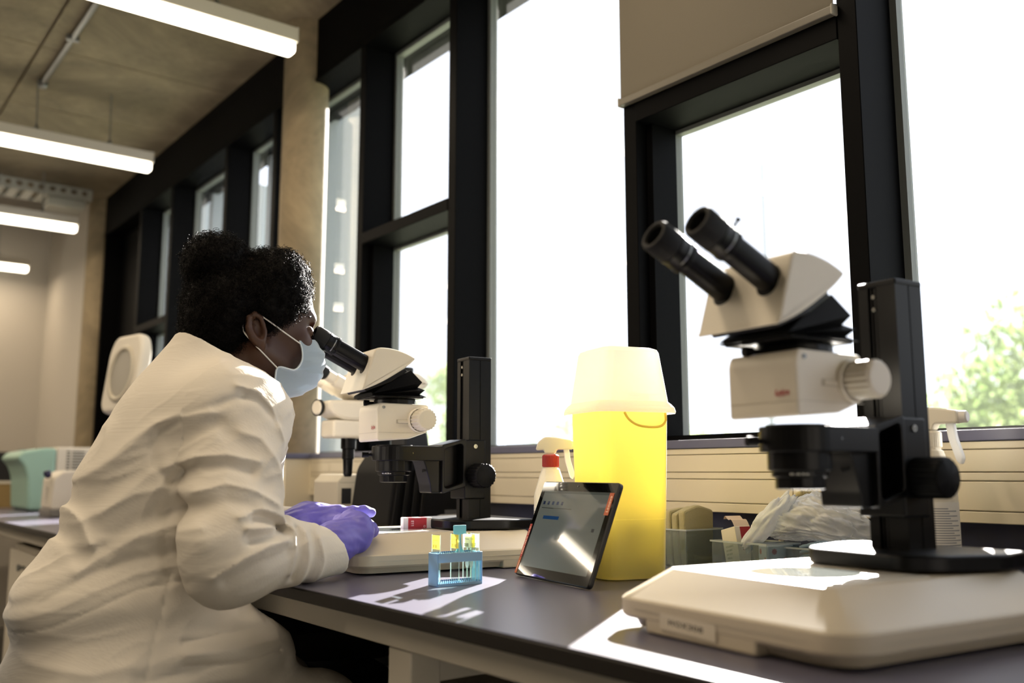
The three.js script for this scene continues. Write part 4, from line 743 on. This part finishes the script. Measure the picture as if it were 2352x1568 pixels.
    for (const s of [-1, 1]) { const e = mk('eye', new THREE.SphereGeometry(0.0100, 20, 14).translate(s * 0.032, 1.3365, -0.0565), std('#d9d0c4', 0.25), who); mk('iris', new THREE.SphereGeometry(0.0056, 14, 10).scale(1, 1, 0.4).translate(s * 0.032, 1.3345, -0.0675), std('#140c08', 0.2), e); mk('eyebrow', tube([[s * 0.016, 1.366, -0.0725], [s * 0.032, 1.370, -0.068], [s * 0.048, 1.364, -0.054]], 0.0024, 14, 6), hairMat, who); mk('eyelashes', tube([[s * 0.020, 1.3375, -0.0685], [s * 0.032, 1.3345, -0.0715], [s * 0.044, 1.337, -0.0635]], 0.0010, 14, 5), hairMat, who); }
  }

  // ---- coat
  const F = []; // folds in the (z, y) plane of the right side: points, width, height (+ ridge, - crease), x range
  const fold = (pts, w, a, x0 = 0.02, x1 = 0.4) => { if (a < 0) w = Math.max(w, 0.0062); const zs = pts.map((p) => p[0]), ys = pts.map((p) => p[1]); F.push({ pts, w, a, x0, x1, z0: Math.min(...zs) - 3 * w, z1: Math.max(...zs) + 3 * w, y0: Math.min(...ys) - 3 * w, y1: Math.max(...ys) + 3 * w }); };
  fold([[0.171, 1.172], [0.233, 1.154], [0.27, 1.114], [0.335, 1.059]], 0.020, 0.007, -0.25);
  fold([[0.16, 1.15], [0.215, 1.125], [0.26, 1.075], [0.31, 1.03]], 0.018, -0.005, -0.2);
  fold([[0.343, 1.034], [0.325, 1.006], [0.314, 0.97]], 0.012, 0.008, -0.15);
  fold([[0.359, 1.013], [0.342, 0.987], [0.325, 0.954]], 0.012, -0.006, -0.2);
  fold([[0.202, 0.982], [0.286, 0.979], [0.352, 0.962], [0.392, 0.948]], 0.026, 0.005, -0.25);
  fold([[0.180, 0.962], [0.253, 0.951], [0.314, 0.925], [0.366, 0.893], [0.42, 0.868]], 0.007, -0.0035, -0.3, 0.215);
  fold([[0.180, 0.941], [0.252, 0.928], [0.313, 0.902], [0.359, 0.877], [0.42, 0.850]], 0.011, 0.0025, -0.3, 0.215);
  fold([[0.180, 0.917], [0.252, 0.905], [0.313, 0.878], [0.359, 0.853], [0.42, 0.828]], 0.006, -0.002, -0.3, 0.215);
  fold([[0.162, 1.131], [0.24, 1.075], [0.301, 1.015]], 0.015, 0.004, -0.1);
  fold([[0.191, 1.026], [0.243, 1.007], [0.292, 0.969]], 0.014, -0.006, -0.1);
  fold([[0.20, 1.00], [0.25, 0.985], [0.33, 0.93]], 0.013, 0.005, -0.1);
  fold([[0.20, 1.06], [0.26, 1.045], [0.33, 1.0]], 0.014, 0.0045, -0.1);
  // armhole seam and sleeve
  fold([[0.120, 1.196], [0.150, 1.186], [0.197, 1.166], [0.225, 1.143], [0.234, 1.114], [0.232, 1.088], [0.21, 1.063]], 0.007, -0.004, 0.06);
  fold([[0.21, 1.063], [0.215, 1.036], [0.217, 1.005], [0.217, 0.966], [0.21, 0.923]], 0.008, -0.003, 0.12);
  fold([[0.222, 1.084], [0.194, 1.101], [0.155, 1.105], [0.107, 1.095]], 0.010, 0.006, 0.1);
  fold([[0.205, 1.068], [0.187, 1.085], [0.154, 1.090], [0.12, 1.078]], 0.009, -0.008, 0.1);
  fold([[0.200, 1.05], [0.16, 1.062], [0.12, 1.052], [0.08, 1.03]], 0.010, 0.007, 0.1);
  fold([[0.214, 1.02], [0.16, 1.036], [0.107, 1.018], [0.065, 1.000]], 0.010, -0.005, 0.1);
  fold([[0.123, 1.012], [0.092, 1.006], [0.068, 0.992]], 0.008, -0.013, 0.12);
  fold([[0.150, 1.015], [0.11, 1.024], [0.075, 1.012], [0.055, 0.995]], 0.009, 0.008, 0.12);
  fold([[0.135, 0.982], [0.098, 0.986], [0.075, 0.992]], 0.008, -0.010, 0.12);
  fold([[0.140, 0.998], [0.105, 0.999], [0.08, 0.996]], 0.007, 0.007, 0.12);
  fold([[0.185, 0.930], [0.144, 0.958], [0.108, 0.973], [0.07, 0.978]], 0.010, 0.007, 0.12);
  fold([[0.165, 0.925], [0.12, 0.950], [0.07, 0.962]], 0.009, -0.006, 0.12);
  fold([[0.050, 0.990], [0.052, 0.961], [0.060, 0.925]], 0.0075, 0.006, 0.1);
  fold([[0.038, 0.990], [0.036, 0.953], [0.044, 0.918]], 0.007, -0.007, 0.1);
  fold([[0.024, 0.985], [0.020, 0.946], [0.026, 0.909]], 0.008, 0.006, 0.1);
  fold([[0.008, 0.98], [0.004, 0.946], [0.010, 0.909]], 0.007, -0.005, 0.1);
  fold([[-0.006, 0.975], [-0.014, 0.938], [-0.010, 0.905]], 0.008, 0.005, 0.1);
  // front of the shoulder, collar pulls
  fold([[0.129, 1.214], [0.097, 1.205], [0.073, 1.178], [0.055, 1.13]], 0.009, 0.006, 0.03);
  fold([[0.118, 1.200], [0.09, 1.188], [0.066, 1.160]], 0.008, -0.005, 0.05);
  fold([[0.053, 1.092], [0.045, 1.05], [0.055, 1.005]], 0.009, -0.008, 0.03);
  fold([[0.13, 1.14], [0.10, 1.13], [0.07, 1.09], [0.055, 1.04]], 0.014, 0.006, 0.1);
  fold([[0.16, 1.16], [0.13, 1.12], [0.10, 1.06]], 0.016, -0.004, 0.1);
  // pocket, side seam, skirt
  fold([[0.187, 0.824], [0.117, 0.829], [0.033, 0.833]], 0.0045, -0.004, 0.08);
  fold([[0.187, 0.809], [0.117, 0.812], [0.033, 0.816]], 0.012, 0.005, 0.08);
  fold([[0.187, 0.792], [0.117, 0.791], [0.033, 0.797]], 0.005, -0.005, 0.08);
  fold([[0.205, 0.927], [0.226, 0.842], [0.244, 0.77], [0.25, 0.70]], 0.006, -0.0016, 0.05);
  fold([[0.25, 0.775], [0.18, 0.785], [0.10, 0.787], [0.02, 0.775]], 0.012, -0.006, 0.08);
  fold([[0.26, 0.80], [0.31, 0.79], [0.38, 0.80]], 0.02, 0.005, -0.2);
  fold([[0.24, 0.86], [0.32, 0.84], [0.40, 0.81]], 0.018, -0.004, -0.2);
  const Sr = [0.152, 1.158, 0.112], Er = [0.262, 0.958, 0.142], Wr = [0.158, 0.944, -0.085], Sl = [-0.152, 1.158, 0.10], El = [-0.262, 0.972, 0.055], Wl = [-0.042, 0.968, -0.105];
  const parts = {
    girdle: capsule([-0.11, 1.158, 0.112], [0.11, 1.158, 0.112], 0.088, 0.088), chest: ellipsoid([0, 1.085, 0.128], [0.175, 0.175, 0.138]), back: ellipsoid([0, 1.12, 0.165], [0.150, 0.125, 0.095]),
    waist: ellipsoid([0, 0.935, 0.190], [0.180, 0.20, 0.148]), bustle: ellipsoid([0, 0.865, 0.250], [0.178, 0.105, 0.158]), hips: ellipsoid([0, 0.72, 0.220], [0.215, 0.175, 0.190]), skirt: capsule([-0.06, 0.64, 0.24], [0.06, 0.64, 0.24], 0.175, 0.175),
    belly: ellipsoid([0.04, 0.785, 0.115], [0.19, 0.068, 0.148]), thR: capsule([0.10, 0.66, 0.18], [0.12, 0.645, -0.05], 0.112, 0.102), thL: capsule([-0.10, 0.66, 0.18], [-0.12, 0.645, -0.05], 0.112, 0.102),
    uR: capsule(Sr, Er, 0.083, 0.068), fR: capsule(Er, Wr, 0.066, 0.037), uL: capsule(Sl, El, 0.083, 0.068), fL: capsule(El, Wl, 0.064, 0.040),
    neck: capsule([0, 1.165, 0.125], [0, 1.33, 0.080], 0.108, 0.076), neckIn: capsule([0, 1.15, 0.125], [0, 1.36, 0.066], 0.066, 0.071),
  };
  const nR = V(-0.35, 0.5, -0.8).normalize().toArray(), cR = [0.165, 0.944, -0.058];
  const axis = (a, c) => { const d = V(...c).sub(V(...a)).normalize(); return [d.x, d.y, d.z]; }, aR = axis(Er, Wr), aL = axis(El, Wl);
  const coatF = (x, y, z) => {
    let t = smin(parts.girdle(x, y, z), parts.chest(x, y, z), 0.09); t = smin(t, parts.back(x, y, z), 0.05); t = smin(t, parts.waist(x, y, z), 0.10); t = smin(t, parts.hips(x, y, z), 0.08); t = smin(t, parts.bustle(x, y, z), 0.05); t = smin(t, parts.skirt(x, y, z), 0.08); t = smin(t, parts.belly(x, y, z), 0.035);
    t = smin(t, smin(parts.thR(x, y, z), parts.thL(x, y, z), 0.06), 0.05);
    // neck of the coat, cut along the slanting collar line and hollow
    let n = parts.neck(x, y, z); t = smin(t, n, 0.05);
    const cut = (y - 1.306) * 0.835 - (z - 0.150) * 0.55; t = smax(t, cut, 0.006); t = smax(t, -parts.neckIn(x, y, z), 0.006);
    let fR = smax(parts.fR(x, y, z), (x - cR[0]) * nR[0] + (y - cR[1]) * nR[1] + (z - cR[2]) * nR[2], 0.006), fL = smax(parts.fL(x, y, z), (x - Wl[0]) * aL[0] + (y - Wl[1]) * aL[1] + (z - Wl[2]) * aL[2], 0.006);
    let r = smin(parts.uR(x, y, z), fR, 0.045), l = smin(parts.uL(x, y, z), fL, 0.045);
    const k = 0.007 + 0.055 * sstep(1.07, 1.2, y);
    let d = smin(smin(t, r, k), l, k);
    if (d < 0.05 && d > -0.05) {
      for (const q of F) { if (x < q.x0 || x > q.x1 || z < q.z0 || z > q.z1 || y < q.y0 || y > q.y1) continue; const e = lineDist(z, y, q.pts) / q.w; if (e < 3) d -= q.a * (q.a > 0 || q.w < 0.0065 ? Math.exp(-1.8 * Math.sqrt(e * e + 0.03)) * 1.3 : Math.exp(-e * e * 0.8)) * sstep(q.x0, q.x0 + 0.03, x) * (1 - sstep(q.x1 - 0.02, q.x1, x)); }
      d -= 0.0050 * perlin.noise(x * 8 + 3, y * 6 + z * 4, z * 8);
      // sharp drawn creases running with the pull of the cloth
      const arm = sstep(-0.02, 0.02, t - r), th = arm > 0.5 ? 0.35 : 0.60 - 0.25 * sstep(1.05, 0.85, y), ca = Math.cos(th), sa = Math.sin(th), al = z * ca - y * sa, cr = z * sa + y * ca;
      const n1 = perlin.noise(al * 5 + 11, cr * 17, x * 5 + 4), n2 = perlin.noise(al * 9 + 31, cr * 33, x * 9 + 14);
      d -= 0.0026 * Math.pow(Math.max(0, 1 - Math.abs(n1) * 4.8), 1.5) * (0.35 + 0.65 * sstep(-0.1, 0.4, perlin.noise(x * 4, y * 4, z * 4 + 5))) + 0.0007 * Math.pow(Math.max(0, 1 - Math.abs(n2) * 4.0), 1.3);
    }
    return d;
  };
  const coatG = netMesh(coatF, [-0.37, 0.50, -0.30], [0.37, 1.345, 0.46], 0.0044);
  { const p = coatG.attributes.position, uv = new Float32Array(p.count * 2); for (let i = 0; i < p.count; i++) { uv[2 * i] = (p.getX(i) * 0.5 + p.getZ(i)) * 6; uv[2 * i + 1] = p.getY(i) * 6; } coatG.setAttribute('uv', new THREE.BufferAttribute(uv, 2)); }
  const coat = mk('lab_coat', coatG, coatMat, who, 'creased white cotton lab coat');
  // stand-up collar edge and back belt stitching
  {
    const ringC = (r, dy, lift) => { const o = []; for (let i = 0; i <= 44; i++) { const a = -PI * 0.93 + i / 44 * PI * 1.86, x = r * Math.sin(a), zz = 0.073 + (r + 0.002) * Math.cos(a); o.push([x, 1.306 + (zz - 0.150) * 0.659 + dy + lift * Math.cos(a) * 0.3, zz]); } return o; };
    const cg = loft([ringC(0.0735, -0.012, 0), ringC(0.0745, 0.002, 0), ringC(0.0775, 0.0045, 0), ringC(0.081, 0.002, 0), ringC(0.0885, -0.014, 0), ringC(0.0985, -0.033, 0), ringC(0.0985, -0.0365, 0), ringC(0.0955, -0.035, 0)], { closed: false, crease: 0.8 });
    const cm = coatMat.clone(); cm.side = THREE.DoubleSide; mk('collar', cg, cm, coat);
  }
  for (const y of [1.02, 0.98, 0.94]) mk('coat_button', cyl(0.006, 0.006, 0.003, 16).rotateX(PI / 2).translate(0.0, y, 0.005), std('#cfc9bd', 0.3), coat);
  const cuffRing = (W, a, r) => { const q = new THREE.Quaternion().setFromUnitVectors(V(0, 0, 1), V(...a)); return new THREE.TorusGeometry(r, 0.0032, 8, 40).applyQuaternion(q).translate(...W.map((v, k) => v - a[k] * 0.002)); };
  
  // trousers and shoes
  const tr = []; for (const s of [-1, 1]) tr.push(capsule([s * 0.10, 0.64, 0.2], [s * 0.125, 0.625, -0.25], 0.098, 0.076), capsule([s * 0.125, 0.625, -0.25], [s * 0.13, 0.12, -0.20], 0.074, 0.058));
  mk('trousers', netMesh((x, y, z) => Math.max(smin(smin(tr[0](x, y, z), tr[1](x, y, z), 0.03), smin(tr[2](x, y, z), tr[3](x, y, z), 0.03), 0.02), 0.09 - y), [-0.25, 0.06, -0.36], [0.25, 0.78, 0.32], 0.012), std('#1c1d24', 0.85), who);
  for (const s of [-1, 1]) mk('shoe', netMesh(((c1, c2) => (x, y, z) => Math.max(smin(c1(x, y, z), c2(x, y, z), 0.03), 0.002 - y))(capsule([s * 0.13, 0.05, -0.18], [s * 0.14, 0.032, -0.33], 0.046, 0.036), capsule([s * 0.13, 0.10, -0.19], [s * 0.13, 0.05, -0.17], 0.048, 0.048)), [s * 0.13 - 0.08, -0.01, -0.40], [s * 0.13 + 0.08, 0.17, -0.09], 0.008), std('#101013', 0.5), who);

  // ---- hair: puffed crown, gathered bun, fuzz of short curls
  {
    const crown = ellipsoid([0, 1.387, 0.022], [0.092, 0.085, 0.084]), crown2 = ellipsoid([0, 1.432, 0.000], [0.075, 0.055, 0.058]), backH = ellipsoid([0, 1.372, 0.096], [0.082, 0.078, 0.060]), nape = ellipsoid([0, 1.318, 0.098], [0.062, 0.055, 0.055]), bun = ellipsoid([0, 1.452, 0.106], [0.060, 0.053, 0.054]);
    const faceCut = ellipsoid([0, 1.298, -0.075], [0.14, 0.086, 0.112]), earCut = ellipsoid([0.088, 1.318, 0.048], [0.032, 0.040, 0.028]), earCutL = ellipsoid([-0.088, 1.318, 0.048], [0.032, 0.040, 0.028]), front = ellipsoid([0, 1.372, -0.115], [0.10, 0.080, 0.070]);
    const hf = (x, y, z) => {
      let d = smin(crown(x, y, z), crown2(x, y, z), 0.03); d = smin(d, backH(x, y, z), 0.03); d = smin(d, nape(x, y, z), 0.03);
      d = smin(d, bun(x, y, z), 0.012); d = smax(d, -faceCut(x, y, z), 0.012); d = smax(d, -front(x, y, z), 0.01); d = smax(d, -earCut(x, y, z), 0.008); d = smax(d, -earCutL(x, y, z), 0.008);
      if (Math.abs(d) < 0.03) d -= 0.0045 * fbm(x * 55, y * 55, z * 55, 3) + 0.004 * perlin.noise(x * 22, y * 22, z * 22);
      return d;
    };
    const hg = netMesh(hf, [-0.115, 1.25, -0.10], [0.115, 1.52, 0.185], 0.0036);
    const hair = mk('hair', hg, hairMat, who, 'black natural hair gathered in a high puff');
    const pts = []; for (let i = 0; i <= 12; i++) { const t = i / 12, a = t * 2.2 * 2 * PI; pts.push(V(0.0026 * Math.cos(a) * (0.4 + t), 0.011 * t, 0.0026 * Math.sin(a) * (0.4 + t))); }
    const curl = new THREE.TubeGeometry(new THREE.CatmullRomCurve3(pts), 18, 0.00026, 3);
    const P = hg.attributes.position, N = hg.attributes.normal, n = 16000, im = new THREE.InstancedMesh(curl, hairMat, n); im.name = 'curls'; im.userData.kind = 'stuff'; im.castShadow = im.receiveShadow = true;
    const m4 = new THREE.Matrix4(), q = new THREE.Quaternion(), q2 = new THREE.Quaternion(), up = V(0, 1, 0), nn = V(0, 0, 0);
    for (let i = 0; i < n; i++) { const k = Math.floor(rnd() * P.count); nn.set(N.getX(k) + rr(-0.7, 0.7), N.getY(k) + rr(-0.7, 0.7), N.getZ(k) + rr(-0.7, 0.7)).normalize(); q.setFromUnitVectors(up, nn); q2.setFromAxisAngle(up, rr(0, 6.28)); q.multiply(q2); const s = rr(0.5, 1.25); m4.compose(V(P.getX(k) - N.getX(k) * 0.002, P.getY(k) - N.getY(k) * 0.002, P.getZ(k) - N.getZ(k) * 0.002), q, V(s, s * rr(0.8, 1.5), s)); im.setMatrixAt(i, m4); }
    who.add(im);
  }

  // ---- face mask with ear loops
  {
    const cen = [[1.327, -0.082], [1.306, -0.1005], [1.285, -0.1035], [1.262, -0.101], [1.240, -0.089], [1.222, -0.062], [1.213, -0.030]], edg = [[1.316, -0.031, 0.0615], [1.298, -0.035, 0.066], [1.278, -0.034, 0.068], [1.262, -0.022, 0.069], [1.264, 0.010, 0.0685], [1.240, 0.013, 0.064], [1.214, 0.013, 0.054]];
    const NU = 28, rows = [];
    for (let v = 0; v <= 36; v++) {
      const t = v / 36 * 6, i = Math.min(5, Math.floor(t)), f = t - i, cy = cen[i][0] + (cen[i + 1][0] - cen[i][0]) * f, cz = cen[i][1] + (cen[i + 1][1] - cen[i][1]) * f, e = [0, 1, 2].map((k) => edg[i][k] + (edg[i + 1][k] - edg[i][k]) * f);
      const row = []; for (let u = 0; u <= NU; u++) { const s = (u / NU) * 2 - 1, a = Math.abs(s), w = Math.pow(a, 2.1); const pleat = 0.0024 * Math.asin(Math.sin(v * 1.05 + 0.6 * s)) / 1.57 * (1 - a * a) + 0.0022 * Math.sin(a * 9 + v * 0.5) * a * (1 - a) * 2; row.push([Math.sign(s) * e[2] * Math.pow(a, 0.88), cy + (e[0] - cy) * w, cz + (e[1] - cz) * w - pleat]); }
      rows.push(row);
    }
    const front = loft(rows.map((r) => r), { closed: false, crease: 0.9 });
    maskMat.side = THREE.DoubleSide;
    const mask = mk('face_mask', front, maskMat, who, 'pale blue pleated surgical mask');
    const strip = std('#d7e4ee', 0.8), band = std('#e6e2da', 0.7);
    for (const s of [-1, 1]) {
      mk('side_hem', tube(edg.map(([y, z, x]) => [s * (x + 0.001), y, z]), 0.0016, 40, 6), strip, mask);
      mk('ear_loop', tube([[s * 0.0640, 1.310, -0.033], [s * 0.0755, 1.328, 0.004], [s * 0.0815, 1.3475, 0.040], [s * 0.0775, 1.357, 0.058], [s * 0.072, 1.345, 0.076]], 0.0013, 40, 6), band, mask);
      mk('ear_loop', tube([[s * 0.069, 1.262, 0.010], [s * 0.0735, 1.283, 0.035], [s * 0.077, 1.302, 0.057], [s * 0.075, 1.325, 0.077], [s * 0.072, 1.345, 0.076]], 0.0013, 40, 6), band, mask);
    }
    mk('nose_wire', tube([[-0.05, 1.315, -0.036], [-0.026, 1.324, -0.070], [0, 1.3285, -0.084], [0.026, 1.324, -0.070], [0.05, 1.315, -0.036]], 0.0016, 30, 6), strip, mask);
  }

  // ---- gloved hands
  function hand(name, W, K, fingers, thumb, lo, hi, label, dir) {
    const prim = [];
    for (const k of K) prim.push([capsule(W, k, 0.026, 0.0135), 0.022]);
    for (let i = 0; i < 3; i++) prim.push([capsule(K[i], K[i + 1], 0.0135, 0.0135), 0.014]);
    const fb = []; // fingers stay apart from each other
    for (const ch of fingers) { let f = []; for (let i = 0; i < ch.length - 1; i++) f.push(capsule(ch[i].slice(0, 3), ch[i + 1].slice(0, 3), ch[i][3], ch[i + 1][3])); fb.push(f); }
    const th = []; for (let i = 0; i < thumb.length - 1; i++) th.push(capsule(thumb[i].slice(0, 3), thumb[i + 1].slice(0, 3), thumb[i][3], thumb[i + 1][3])); fb.push(th);
    const cuff = capsule(W, dir, 0.028, 0.030);
    const f = (x, y, z) => {
      let p = 9; for (const [g, k] of prim) p = smin(p, g(x, y, z), k);
      p = smin(p, cuff(x, y, z), 0.02);
      let d = p, best = 9; for (const fi of fb) { let q = 9; for (const g of fi) q = smin(q, g(x, y, z), 0.006); best = Math.min(best, q); }
      d = smin(d, best, 0.007);
      if (Math.abs(d) < 0.012) { // stretched nitrile: fine creases running from wrist to knuckles
        const ax = x - W[0], ay = y - W[1], az = z - W[2]; d -= 0.0006 * Math.sin((ay * 0.8 - ax * 0.6) * 420 + 3.5 * perlin.noise(x * 40, y * 40, z * 40)) * sstep(0.10, 0.02, Math.hypot(ax, ay, az)) + 0.0004 * perlin.noise(x * 120, y * 120, z * 120);
      }
      return d;
    };
    const m = mk(name, netMesh(f, lo, hi, 0.0022), gloveMat, who, label); m.position.set(0, 0.001, 0.012); return m;
  }
  // right hand: loose fist, back of the hand towards the camera
  const rW = [0.150, 0.957, -0.083];
  const rK = [[0.122, 0.9955, -0.124], [0.140, 0.9885, -0.135], [0.150, 0.973, -0.137], [0.149, 0.957, -0.131]];
  hand('glove', rW, rK, [
    [[...rK[0], 0.0125], [0.112, 0.987, -0.158, 0.0115], [0.094, 0.980, -0.172, 0.0105], [0.076, 0.981, -0.170, 0.009]],
    [[...rK[1], 0.0130], [0.124, 0.974, -0.166, 0.0115], [0.104, 0.966 + 0.012, -0.160, 0.0105], [0.092, 0.979, -0.143, 0.0092]],
    [[...rK[2], 0.0125], [0.132, 0.961 + 0.018, -0.160, 0.011], [0.112, 0.979, -0.148, 0.010], [0.102, 0.979, -0.132, 0.009]],
    [[...rK[3], 0.0115], [0.130, 0.975, -0.146, 0.010], [0.116, 0.976, -0.134, 0.009], [0.110, 0.978, -0.122, 0.008]],
  ], [[0.130, 0.970, -0.095, 0.016], [0.103, 0.990, -0.115, 0.0135], [0.090, 0.9935, -0.142, 0.0115], [0.080, 0.990, -0.162, 0.0095]], [0.05, 0.905, -0.20], [0.22, 1.03, 0.02], 'purple nitrile glove on the right hand, loosely closed', [0.170, 0.947, -0.025]);
  // left hand: index finger and thumb stretched towards the stage
  const lW = [-0.028, 0.986, -0.108];
  const lK = [[0.006, 0.9985, -0.150], [-0.008, 0.996, -0.160], [-0.024, 0.993, -0.163], [-0.040, 0.989, -0.158]];
  hand('glove', lW, lK, [
    [[...lK[0], 0.0125], [0.014, 1.0025, -0.178, 0.0115], [0.0155, 1.0035, -0.200, 0.0105], [0.014, 1.001, -0.216, 0.009]],
    [[...lK[1], 0.0125], [0.004, 0.992, -0.188, 0.0112], [0.010, 0.981, -0.207, 0.010], [0.012, 0.978, -0.215, 0.009]],
    [[...lK[2], 0.012], [-0.014, 0.987, -0.190, 0.011], [-0.008, 0.979, -0.206, 0.010], [-0.004, 0.978, -0.212, 0.009]],
    [[...lK[3], 0.011], [-0.034, 0.982, -0.182, 0.010], [-0.029, 0.978, -0.197, 0.009], [-0.026, 0.978, -0.204, 0.008]],
  ], [[-0.004, 0.984, -0.122, 0.016], [0.032, 0.986, -0.150, 0.0135], [0.054, 0.9845, -0.168, 0.0122], [0.066, 0.980, -0.184, 0.0102]], [-0.10, 0.93, -0.24], [0.10, 1.035, -0.02], 'purple nitrile glove on the left hand, index finger outstretched', [-0.050, 0.974, -0.065]);
}
{ // lab chair under the person
  const o = thing('lab_chair', 'black lab chair the person sits on, mostly out of the picture', 'chair', [-1.655, 0, -0.46], -4 * RAD);
  mk('seat', loft([rring(-0.2, 0.2, -0.19, 0.2, 0.09, 0.40), rring(-0.215, 0.215, -0.205, 0.215, 0.09, 0.42), rring(-0.215, 0.215, -0.205, 0.215, 0.09, 0.45), rring(-0.19, 0.19, -0.18, 0.19, 0.08, 0.462)]), M.rubber, o);
  mk('backrest', b(0.36, 0.30, 0.05, [0, 0.80, 0.262], 0.024), M.rubber, o);
  mk('back_bar', b(0.06, 0.42, 0.015, [0, 0.62, 0.292], 0.005), M.steel, o);
  mk('back_bar', b(0.06, 0.015, 0.24, [0, 0.41, 0.18], 0.005), M.steel, o);
  mk('gas_lift', rod([0, 0.09, 0], [0, 0.41, 0], 0.025, 20), M.steel, o);
  mk('foot_ring', new THREE.TorusGeometry(0.19, 0.011, 8, 40).rotateX(PI / 2).translate(0, 0.2, 0), M.chrome, o);
  for (let i = 0; i < 5; i++) { const a = i * 2 * PI / 5 + 0.3; const l = mk('leg', rod([0, 0.09, 0], [0.27 * Math.cos(a), 0.045, 0.27 * Math.sin(a)], 0.018, 10), M.rubber, o); mk('glide', lathe([[0.022, 0], [0.022, 0.01], [0.012, 0.03], [0, 0.05]], 14).translate(0.27 * Math.cos(a), 0, 0.27 * Math.sin(a)), M.rubber, l); }
}
// ---------------------------------------------------------------- outside
{
  const g = struct('ground', boxUV(bb(-80, 60, -0.5, -0.4, -120, -1.8)), std('#7d8467', 0.95));
  const leafGeo = (() => { const s = new THREE.Shape(); s.moveTo(0, 0); s.quadraticCurveTo(0.035, 0.04, 0, 0.1); s.quadraticCurveTo(-0.035, 0.04, 0, 0); return new THREE.ShapeGeometry(s, 4); })();
  const leafMat = phys('#a9b58a', 0.8, { transmission: 0.5, thickness: 0, side: THREE.DoubleSide });
  const bark = std('#6a5f50', 0.9);
  function tree(label, x, z, h, r, n) {
    const o = thing('garden_tree', label, 'tree', [x, -0.4, z], 0, 'trees outside the windows');
    const th = h < 2.5 ? 0.35 : 0.9; mk('trunk', tube([[0, 0, 0], [0.1, h * 0.3 * th, 0.05], [-0.05, h * 0.6 * th, 0], [0.05, h * th, 0.08]], 0.07, 20, 8), bark, o);
    const im = new THREE.InstancedMesh(leafGeo, leafMat, n); im.name = 'foliage'; im.userData.kind = 'stuff'; im.castShadow = im.receiveShadow = true;
    const m = new THREE.Matrix4(), q = new THREE.Quaternion(), e = new THREE.Euler(), col = new THREE.Color();
    const blobs = Array.from({ length: 16 }, () => { const a = rr(0, 2 * PI), k = Math.sqrt(rnd()); return [Math.cos(a) * r * k * 0.8, h * rr(0.35, 1.0), Math.sin(a) * r * k * 0.8, r * rr(0.22, 0.45)]; });
    for (let i = 0; i < n; i++) {
      const bl = blobs[Math.floor(rnd() * 16)], u = rr(-1, 1), a = rr(0, 2 * PI), k = Math.sqrt(1 - u * u), rad = bl[3] * Math.pow(rnd(), 0.4);
      e.set(rr(0, 6.3), rr(0, 6.3), rr(0, 6.3)); q.setFromEuler(e); const s = rr(1.2, 2.4);
      m.compose(V(bl[0] + k * Math.cos(a) * rad, bl[1] + u * rad, bl[2] + k * Math.sin(a) * rad), q, V(s, s, s)); im.setMatrixAt(i, m);
      im.setColorAt(i, col.setHSL(rr(0.20, 0.27), rr(0.15, 0.4), rr(0.5, 0.8)));
    }
    o.add(im); return o;
  }
  tree('leafy green tree outside the rightmost window', -4.2, -11.5, 2.9, 1.9, 6000);
  tree('tree outside low behind the foreground microscope', -6.6, -12.5, 2.1, 1.8, 4000);
  tree('low bush outside at the foot of the wide middle window', -10.4, -13.0, 1.7, 2.0, 3000);
  tree('low bush outside left of the middle mullion', -14.0, -13.0, 2.2, 2.0, 4000);
  tree('far left tree outside beyond the column', -26, -16, 4.5, 2.4, 4000);
  single('flag_mast', [lathe([[0.05, 0], [0.05, 0.3], [0.03, 6.2], [0.0, 6.25]], 14)], std('#a9adb0', 0.5, 0.4), 'pale thin mast outside behind the foreground eyepieces', 'mast', [-8.7, -0.4, -11.6]);
}
renderer.render(scene, camera);
